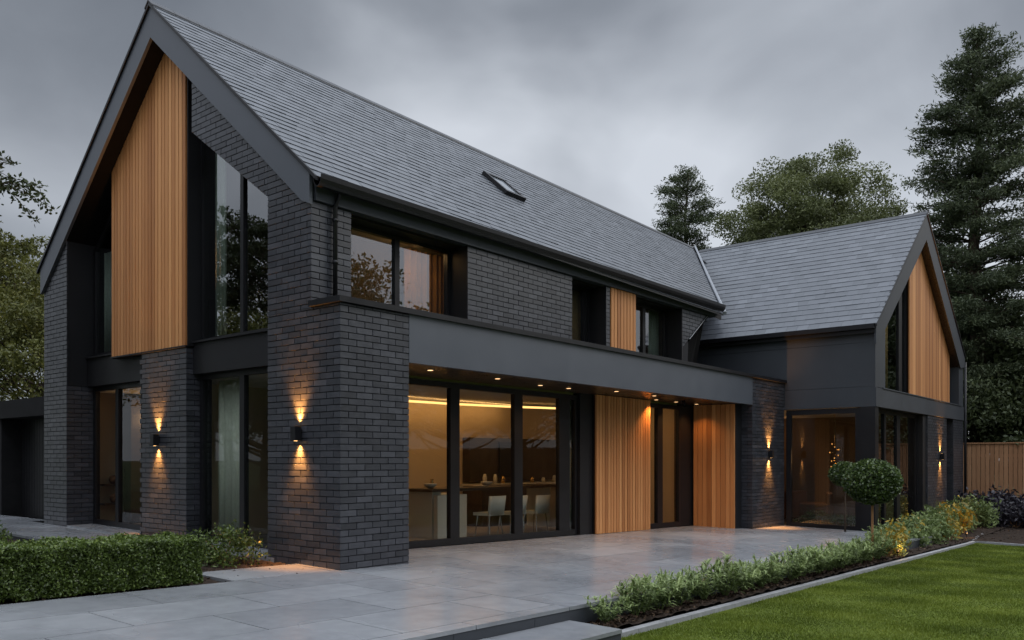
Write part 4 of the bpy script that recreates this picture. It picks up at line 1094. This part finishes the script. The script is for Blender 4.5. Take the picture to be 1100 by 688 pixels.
broad_tree('broadleaf_tree', 'dark garden tree reflected in the wide upper window', (17.5, -19.5, GL), 11.5, 7.0, 4.3, 4.6, 80, 16000, .22, M['leaf_dark'], .25, seed=19)
broad_tree('broadleaf_tree', 'dark garden tree reflected in the sliding doors', (25.5, -19.0, GL), 10, 5.4, 4.6, 4.4, 80, 16000, .22, M['leaf_dark'], .25, seed=21)

def tree_copy(src, loc, rz, sc, label, group):
    o = src.copy(); COL.objects.link(o); o.location = loc; o.rotation_euler.z = rz; o.scale = (sc, sc, sc); o['label'] = label; o['group'] = group
    for c in [c for c in bpy.data.objects if c.parent == src]:
        d = c.copy(); COL.objects.link(d); d.parent = o
src = broad_tree('broadleaf_tree', 'low dark tree directly behind the timber fence', (31.5, -5.2, GL), 6, 3.0, 3.0, 2.7, 70, 20000, .16, M['leaf_dark'], .18, seed=27, group='low dark trees behind the fence')
tree_copy(src, (31.8, -9.6, GL), 2.0, 1.1, 'low dark tree behind the fence beyond the right frame edge', 'low dark trees behind the fence')
tree_copy(src, (32.6, -1.6, GL), 4.0, 1.15, 'low dark tree behind the fence at the wing downpipe', 'low dark trees behind the fence')
gd = 'unseen trees added to darken reflections'  # trees out of view, added to darken reflections and shade the walls
for i, (x, y, sc, l) in enumerate(((-17, 9, 1.5, 'left of the box hedge across the drive'), (-21, 17, 1.6, 'in the left garden corner'), (-16, 26, 1.5, 'far down the left side'), (-20, 1, 1.5, 'to the left of the viewer'), (-18, -8, 1.5, 'beside the viewer on the left'), (10, -25, 1.6, 'across the lawn behind the viewer'), (2, -26, 1.5, 'straight across the lawn from the terrace'), (-6, -24, 1.6, 'behind the viewer'), (-14, -18, 1.5, 'in the corner behind the viewer'), (33, -20, 1.6, 'in the far right garden corner'))):
    tree_copy(src, (x, y, -.3), i * 1.7, sc, 'unseen added tree ' + l, gd)
# box hedge
def hedge(label, x0, x1, y0, y1, h, n, leaf=.035):
    z0 = G((x0+x1)/2, (y0+y1)/2); t = thing('box_hedge', label, 'hedge', ((x0+x1)/2, (y0+y1)/2, z0))
    # leaf positions in a shell
    f = rng.choice(5, n, p=[.34, .36, .10, .10, .10]); u = rng.random(n); v = rng.random(n); d = np.abs(rng.normal(0, .035, n))
    x = x0 + (x1 - x0) * u; y = y0 + (y1 - y0) * v; z = h * v
    P = np.zeros((n, 3))
    P[f == 0] = np.stack([x, np.full(n, y0) + d, z], 1)[f == 0]
    P[f == 1] = np.stack([x, y, h - d], 1)[f == 1]
    P[f == 2] = np.stack([np.full(n, x1) - d, y0 + (y1 - y0) * u, z], 1)[f == 2]
    P[f == 3] = np.stack([np.full(n, x0) + d, y0 + (y1 - y0) * u, z], 1)[f == 3]
    P[f == 4] = np.stack([x, np.full(n, y1) - d, z], 1)[f == 4]
    P[:, 2] += .018 * np.sin(P[:, 0] * 9) + .012 * np.sin(P[:, 0] * 23 + P[:, 1] * 11) + rng.normal(0, .012, n)
    P[:, 1] += .015 * np.sin(P[:, 0] * 13 + P[:, 2] * 9); P[:, 0] += .012 * np.sin(P[:, 2] * 17 + P[:, 1] * 7)
    P[:, 2] = np.maximum(P[:, 2], .01) + np.array([G(a, b) for a, b in zip(P[:, 0], P[:, 1])])
    T = np.clip(rng.normal(.40, .17, n) + (f == 1) * .14 + (rng.random(n) < .08) * .3, 0, 1)
    V = leaf_quads(P, rng.uniform(leaf * .7, leaf * 1.4, n), rng.uniform(leaf * .45, leaf * .8, n))
    o = link('foliage', np_mesh('foliage', V, 4, T, M['leaf_hedge'])); child(o, t)
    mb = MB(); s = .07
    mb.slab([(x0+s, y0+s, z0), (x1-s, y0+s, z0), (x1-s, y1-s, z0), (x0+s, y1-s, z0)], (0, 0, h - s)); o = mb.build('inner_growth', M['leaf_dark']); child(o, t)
    mb = MB()
    for xx in np.arange(x0 + .15, x1, .3): mb.tube([(xx, (y0+y1)/2, z0 - .05), (xx, (y0+y1)/2, z0 + .2)], .012, 5)
    o = mb.build('stems', M['bark']); child(o, t)
hedge('clipped box hedge bordering the paving at the left edge', -6.6, -1.98, .10, .95, .51, 95000)

def shrub_mesh(seed, r, h, n, leaf, mat, wl=.45, stems=9, up=.3):
    rr = np.random.default_rng(seed); C = []; st = MB()
    for k in range(26):
        d = rr.normal(size=3); d[2] = abs(d[2]); d /= np.linalg.norm(d); q = rr.uniform(.5, 1)
        C.append((d[0] * r * q, d[1] * r * q, h * (.18 + .78 * d[2] * q)))
    C = np.array(C); P = []; T = []
    for c in C:
        k = n // 26; g = rr.normal(size=(k, 3)) * [r * .20, r * .20, h * .13]; P.append(c + g); T.append(np.clip(rr.uniform(.25, .65) + rr.normal(0, .15, k), 0, 1))
    P = np.concatenate(P); P[:, 2] = np.maximum(P[:, 2], .02); T = np.concatenate(T)
    V = leaf_quads(P, rr.uniform(leaf * .7, leaf * 1.4, len(P)), rr.uniform(leaf * wl * .8, leaf * wl * 1.2, len(P)), np.array([0, 0, up]), 1.)
    me = np_mesh('foliage', V, 4, T, mat)
    for k in range(stems):
        c = C[k]; st.tube([(c[0]*.1, c[1]*.1, -.04), (c[0]*.5, c[1]*.5, c[2]*.6), tuple(c)], [.012, .008, .004], 5, cap=False)
    so_ = st.build('stems', M['stem']); sm = so_.data; bpy.data.objects.remove(so_)
    return me, sm
def strap_mesh(seed, r, h, n, mat, w=.014):
    """clump of narrow arching leaves on upright shoots"""
    rr = np.random.default_rng(seed); V = []; T = []
    ns = 26
    for s in range(ns):
        an = rr.uniform(0, 2*np.pi); q = rr.uniform(0, 1) ** .6
        b = np.array([math.cos(an) * r * .25 * q, math.sin(an) * r * .25 * q, 0]); tip = np.array([math.cos(an) * r * q, math.sin(an) * r * q, h * rr.uniform(.65, 1.05) * (1 - .3 * q)])
        k = n // ns; base = rr.uniform(.25, .7)
        for j in range(k):
            t = rr.uniform(.12, 1) ; p = b + (tip - b) * t + np.array([0, 0, .05 * math.sin(t * 3)])
            d = rr.normal(size=3); d[2] = abs(d[2]) * .7 + .35; d[:2] += np.array([math.cos(an), math.sin(an)]) * .5 * q; d /= np.linalg.norm(d)
            L = rr.uniform(.07, .15) * (h / .45); sd = np.cross(d, [0, 0, 1]); sd = sd / (np.linalg.norm(sd) + 1e-6) * w * rr.uniform(.6, 1.2) / 2
            m = p + d * L * .5; e = p + d * L + np.array([0, 0, -.25 * L])
            V += [p - sd * .6, p + sd * .6, m + sd, m - sd, m - sd, m + sd, e + sd * .15, e - sd * .15]; tt = min(1, max(0, base - .22 + .42 * t + rr.normal(0, .14))); T += [tt, min(1, tt + .06)]
    me = np_mesh('foliage', np.array(V), 4, np.array(T), mat)
    st = MB()
    for k in range(10):
        an = k * 2.4; st.tube([(0, 0, -.04), (math.cos(an) * r * .3, math.sin(an) * r * .3, h * .4)], [.008, .004], 5, cap=False)
    so_ = st.build('stems', M['leaf_border']); sm = so_.data; bpy.data.objects.remove(so_)
    return me, sm
def plant(name, label, cat, meshes, loc, s=1., rz=0., group=None):
    t = thing(name, label, cat, loc, group); t.scale = (s, s, s); t.rotation_euler.z = rz
    link('foliage', meshes[0], t); link('stems', meshes[1], t)
    return t
straps = [strap_mesh(31 + k, .33, .46, 640, M['leaf_border'], .024) for k in range(4)]
loose = strap_mesh(40, .38, .34, 460, M['leaf_border'], .022)
z_ = lambda x, y: G(x, y) - .215
plant('border_plant', 'low pale strappy clump nearest the stone step at the border end', 'plant', loose, (.50, -3.93, z_(.5, -3.93)), .95, .3, 'plants along the terrace border')
ordn = ['second', 'third', 'fourth', 'fifth', 'sixth', 'seventh', 'eighth', 'ninth', 'tenth', 'eleventh', 'twelfth', 'thirteenth', 'fourteenth', 'fifteenth', 'sixteenth', 'seventeenth', 'eighteenth', 'nineteenth', 'twentieth', 'twenty-first', 'twenty-second', 'twenty-third', 'twenty-fourth']
x = 1.08
for i in range(17):
    y = -3.96 + random.uniform(-.04, .05); s = random.uniform(.98, 1.22) 
    plant('border_plant', 'leafy green border clump, %s from the stone step along the terrace edge' % ordn[i], 'plant', straps[i % 4], (x, y, z_(x, y)), s, random.uniform(0, 6), 'plants along the terrace border')
    x += random.uniform(.53, .64)
# mixed planting in front of the wing
gsh = [shrub_mesh(50 + k, .50, .72, 1500, .11, M['leaf_border'], .35) for k in range(3)]
gld = [shrub_mesh(60 + k, .26, .80, 170, .15, M['leaf_gold'], .42, up=.5) for k in range(2)]
prp = [shrub_mesh(70 + k, .85, .95, 2600, .12, M['leaf_purple'], .5) for k in range(2)]
dks = [shrub_mesh(80 + k, .55, .52, 2600, .055, M['leaf_hedge'], .5) for k in range(2)]
for (x, y, s, k, l) in ((11.6, -3.75, .75, 0, 'green feathery shrub just right of the round topiary stem'), (12.9, -3.5, .85, 1, 'green feathery shrub left of the corner glass, behind the first golden plant'), (14.6, -3.55, .95, 2, 'green feathery shrub between the first two golden plants'), (16.0, -3.5, 1.0, 0, 'green feathery shrub in front of the wing corner post'), (17.4, -3.4, 1.05, 1, 'green feathery shrub below the wing front glass'), (18.9, -3.3, 1.1, 2, 'green feathery shrub left of the wing brick pier'), (21.4, -3.2, 1.2, 1, 'green feathery shrub at the foot of the wing brick pier'), (23.4, -3.3, 1.3, 0, 'green feathery shrub at the right end of the wing border')):
    plant('garden_shrub', l, 'shrub', gsh[k], (x, y, z_(x, y)), s, x, 'green shrubs in front of the wing')
for (x, y, s, k, l) in ((11.2, -4.0, .8, 0, 'golden leaved plant leaning over the kerb right of the topiary stem'), (12.3, -3.85, .95, 1, 'golden leaved plant lit from below near the corner glass'), (15.2, -3.45, 1.0, 0, 'golden leaved plant in front of the wing corner post'), (17.9, -3.75, 1.0, 1, 'low golden leaved plant near the lawn corner'), (19.8, -3.2, 1.25, 0, 'tall golden leaved plant left of the wing wall light'), (20.4, -3.6, 1.15, 1, 'golden leaved plant below the wing wall light')):
    plant('golden_plant', l, 'plant', gld[k], (x, y, z_(x, y)), s, x * 3, 'golden leaved plants in the border')
for (x, y, s, l) in ((24.6, -4.3, 1.0, 'dark purple bush right of the wing border by the kerb'), (25.6, -5.0, 1.15, 'dark purple bush before the fence near the frame edge'), (25.8, -3.2, 1.35, 'tall dark bush in the corner between wing and fence'), (24.4, -6.0, .95, 'low dark purple bush at the right frame edge'), (27.0, -4.2, 1.2, 'dark bush close against the timber fence')):
    plant('purple_shrub', l, 'shrub', prp[int(x * 10) % 2], (x, y, G(x, y) - .24), s, x * 2, 'dark purple bushes by the fence')
for (x, y, s, l) in ((-.62, 1.85, 1.0, 'rounded green shrub between the box hedge end and the gable doors'), (-3.1, 4.2, 1.0, 'green shrub behind the box hedge beside the gable path'), (-2.75, 5.3, .8, 'green shrub further along the gable path'), (-3.9, 3.2, 1.1, 'green shrub behind the box hedge at the left edge'), (-2.4, 8.2, .7, 'small shrub before the outbuilding door')):
    plant('garden_shrub', l, 'shrub', dks[int(abs(x) * 10) % 2], (x, y, G(x, y) - .03), s, x * 5, 'low shrubs near the gable')

plant('house_plant', 'leafy green house plant on the floor behind the wing corner glass', 'plant', dks[0], (16.7, -.5, -.478), 1.0, 1.)
plant('house_plant', 'second leafy house plant deeper in the wing beside the armchair', 'plant', dks[1], (17.5, -1.0, -.478), .9, 2.)
def topiary(label, x, y, zc, r, base, mat_stem):
    t = thing('topiary_tree', label, 'topiary', (x, y, base))
    mb = MB(); mb.tube([(x, y, base - .05), (x + .008, y, base + .5), (x, y, zc)], [.028, .024, .022], 8); child(mb.build('trunk', mat_stem, smooth=True), t)
    n = 11000; d = rng.normal(size=(n, 3)); d /= np.linalg.norm(d, axis=1)[:, None]
    rad = r * (1 - np.abs(rng.normal(0, .07, n)) + .05 * np.sin(d[:, 0] * 7 + 1) * np.sin(d[:, 1] * 6) * np.sin(d[:, 2] * 5 + 2) + rng.normal(0, .025, n))
    P = d * rad[:, None] * [1.08, 1.08, .88] + [x, y, zc]
    T = np.clip(rng.normal(.42, .2, n) + d[:, 2] * .10, 0, 1)
    o = link('crown', np_mesh('crown', leaf_quads(P, rng.uniform(.04, .085, n), rng.uniform(.025, .05, n)), 4, T, M['leaf_topiary'])); child(o, t)
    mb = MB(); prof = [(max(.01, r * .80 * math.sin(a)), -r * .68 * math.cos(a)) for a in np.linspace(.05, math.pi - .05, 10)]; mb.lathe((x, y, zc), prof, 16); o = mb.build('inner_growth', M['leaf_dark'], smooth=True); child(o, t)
topiary('round clipped topiary ball on a thin stem in the border', 10.15, -3.97, 1.06, .50, z_(10.15, -3.97), M['stem'])
topiary('smaller topiary ball standing on the terrace close to the corner glass', 15.0, -1.90, 1.12, .36, G(15.05, -2.02), M['bark'])

# garden spotlights
for (x, y, l, ax, ay) in ((11.55, -4.08, 'tiny black garden spotlight beside the golden plant near the topiary', .35, .1), (19.0, -3.95, 'tiny black garden spotlight near the lawn corner', .5, .2)):
    z = z_(x, y); t = thing('garden_spotlight', l, 'spotlight', (x, y, z), 'garden spotlights in the border')
    mb = MB(); mb.tube([(0, 0, -.05), (0, 0, .10)], .008, 6); mb.build('spike', M['frame'], t)
    mb = MB(); mb.tube([(-.03, 0, .10), (.05, .01, .15)], [.028, .032], 10); mb.build('housing', M['frame'], t)
    mb = MB(); mb.tube([(.0505, .0101, .1503), (.054, .0105, .1525)], .027, 10); mb.build('lens', M['lamp_glow'], t)
    lamp('beam', 'SPOT', (.09, .015, .18), 11, (1., .46, .12), (ax, ay, .5), t, spot_size=R(120), spot_blend=.9, shadow_soft_size=.03)
    lamp('beam', 'POINT', (.02, -.06, .16), .9, (1., .45, .12), None, t, shadow_soft_size=.03)

# ------------------------------------------------------------------ fence, outbuilding
fe = thing('timber_fence', 'brown vertical board timber fence beyond the dark bushes', 'fence', (28, -12, G(28, -10) - .3))
mb = MB(); y = 3.0
while y > -34:
    w = .15; z0 = -1.0; mb.box(28.0 + random.uniform(-.004, .004), 28.03, y - w + .016, y, z0, 2.08 + random.uniform(-.008, .008), min(1, max(0, random.gauss(.5, .22)))); y -= w
child(mb.build('boards', M['fence']), fe)
mb = MB(); mb.box(27.96, 28.07, -34, 3.0, 2.09, 2.135); child(mb.build('capping', M['fence']), fe)
mb = MB(); mb.box(28.031, 28.08, -34, 3.0, 1.6, 1.7); mb.box(28.031, 28.08, -34, 3.0, -.2, -.1); child(mb.build('rails', M['fence']), fe)
for y in np.arange(2.9, -34, -2.7):
    mb = MB(); mb.box(28.085, 28.18, y - .1, y, -1.2, 2.05); child(mb.build('post', M['fence']), fe)

ob = thing('outbuilding', 'low flat roofed dark outbuilding attached left of the gable', 'outbuilding', (2, 12.5, .2))
mb = MB(); mb.box(.50, 6, 9.50, 10.15, -.3, 2.85); mb.box(.50, 6, 13.1, 16.5, -.3, 2.85); mb.box(1.4, 6, 10.15, 13.1, -.3, 2.85); child(mb.build('wall', M['render']), ob)
mb = MB(); mb.box(.42, 6.1, 9.47, 16.6, 2.47, 2.88); child(mb.build('roof_fascia', M['render']), ob)
dm = MB()
for k in range(20): a = 10.15 + k * .1475; dm.box(.95, .99, a + .005, a + .1425, -.1, 2.465, random.random())
child(dm.build('door', M['dark']), ob)
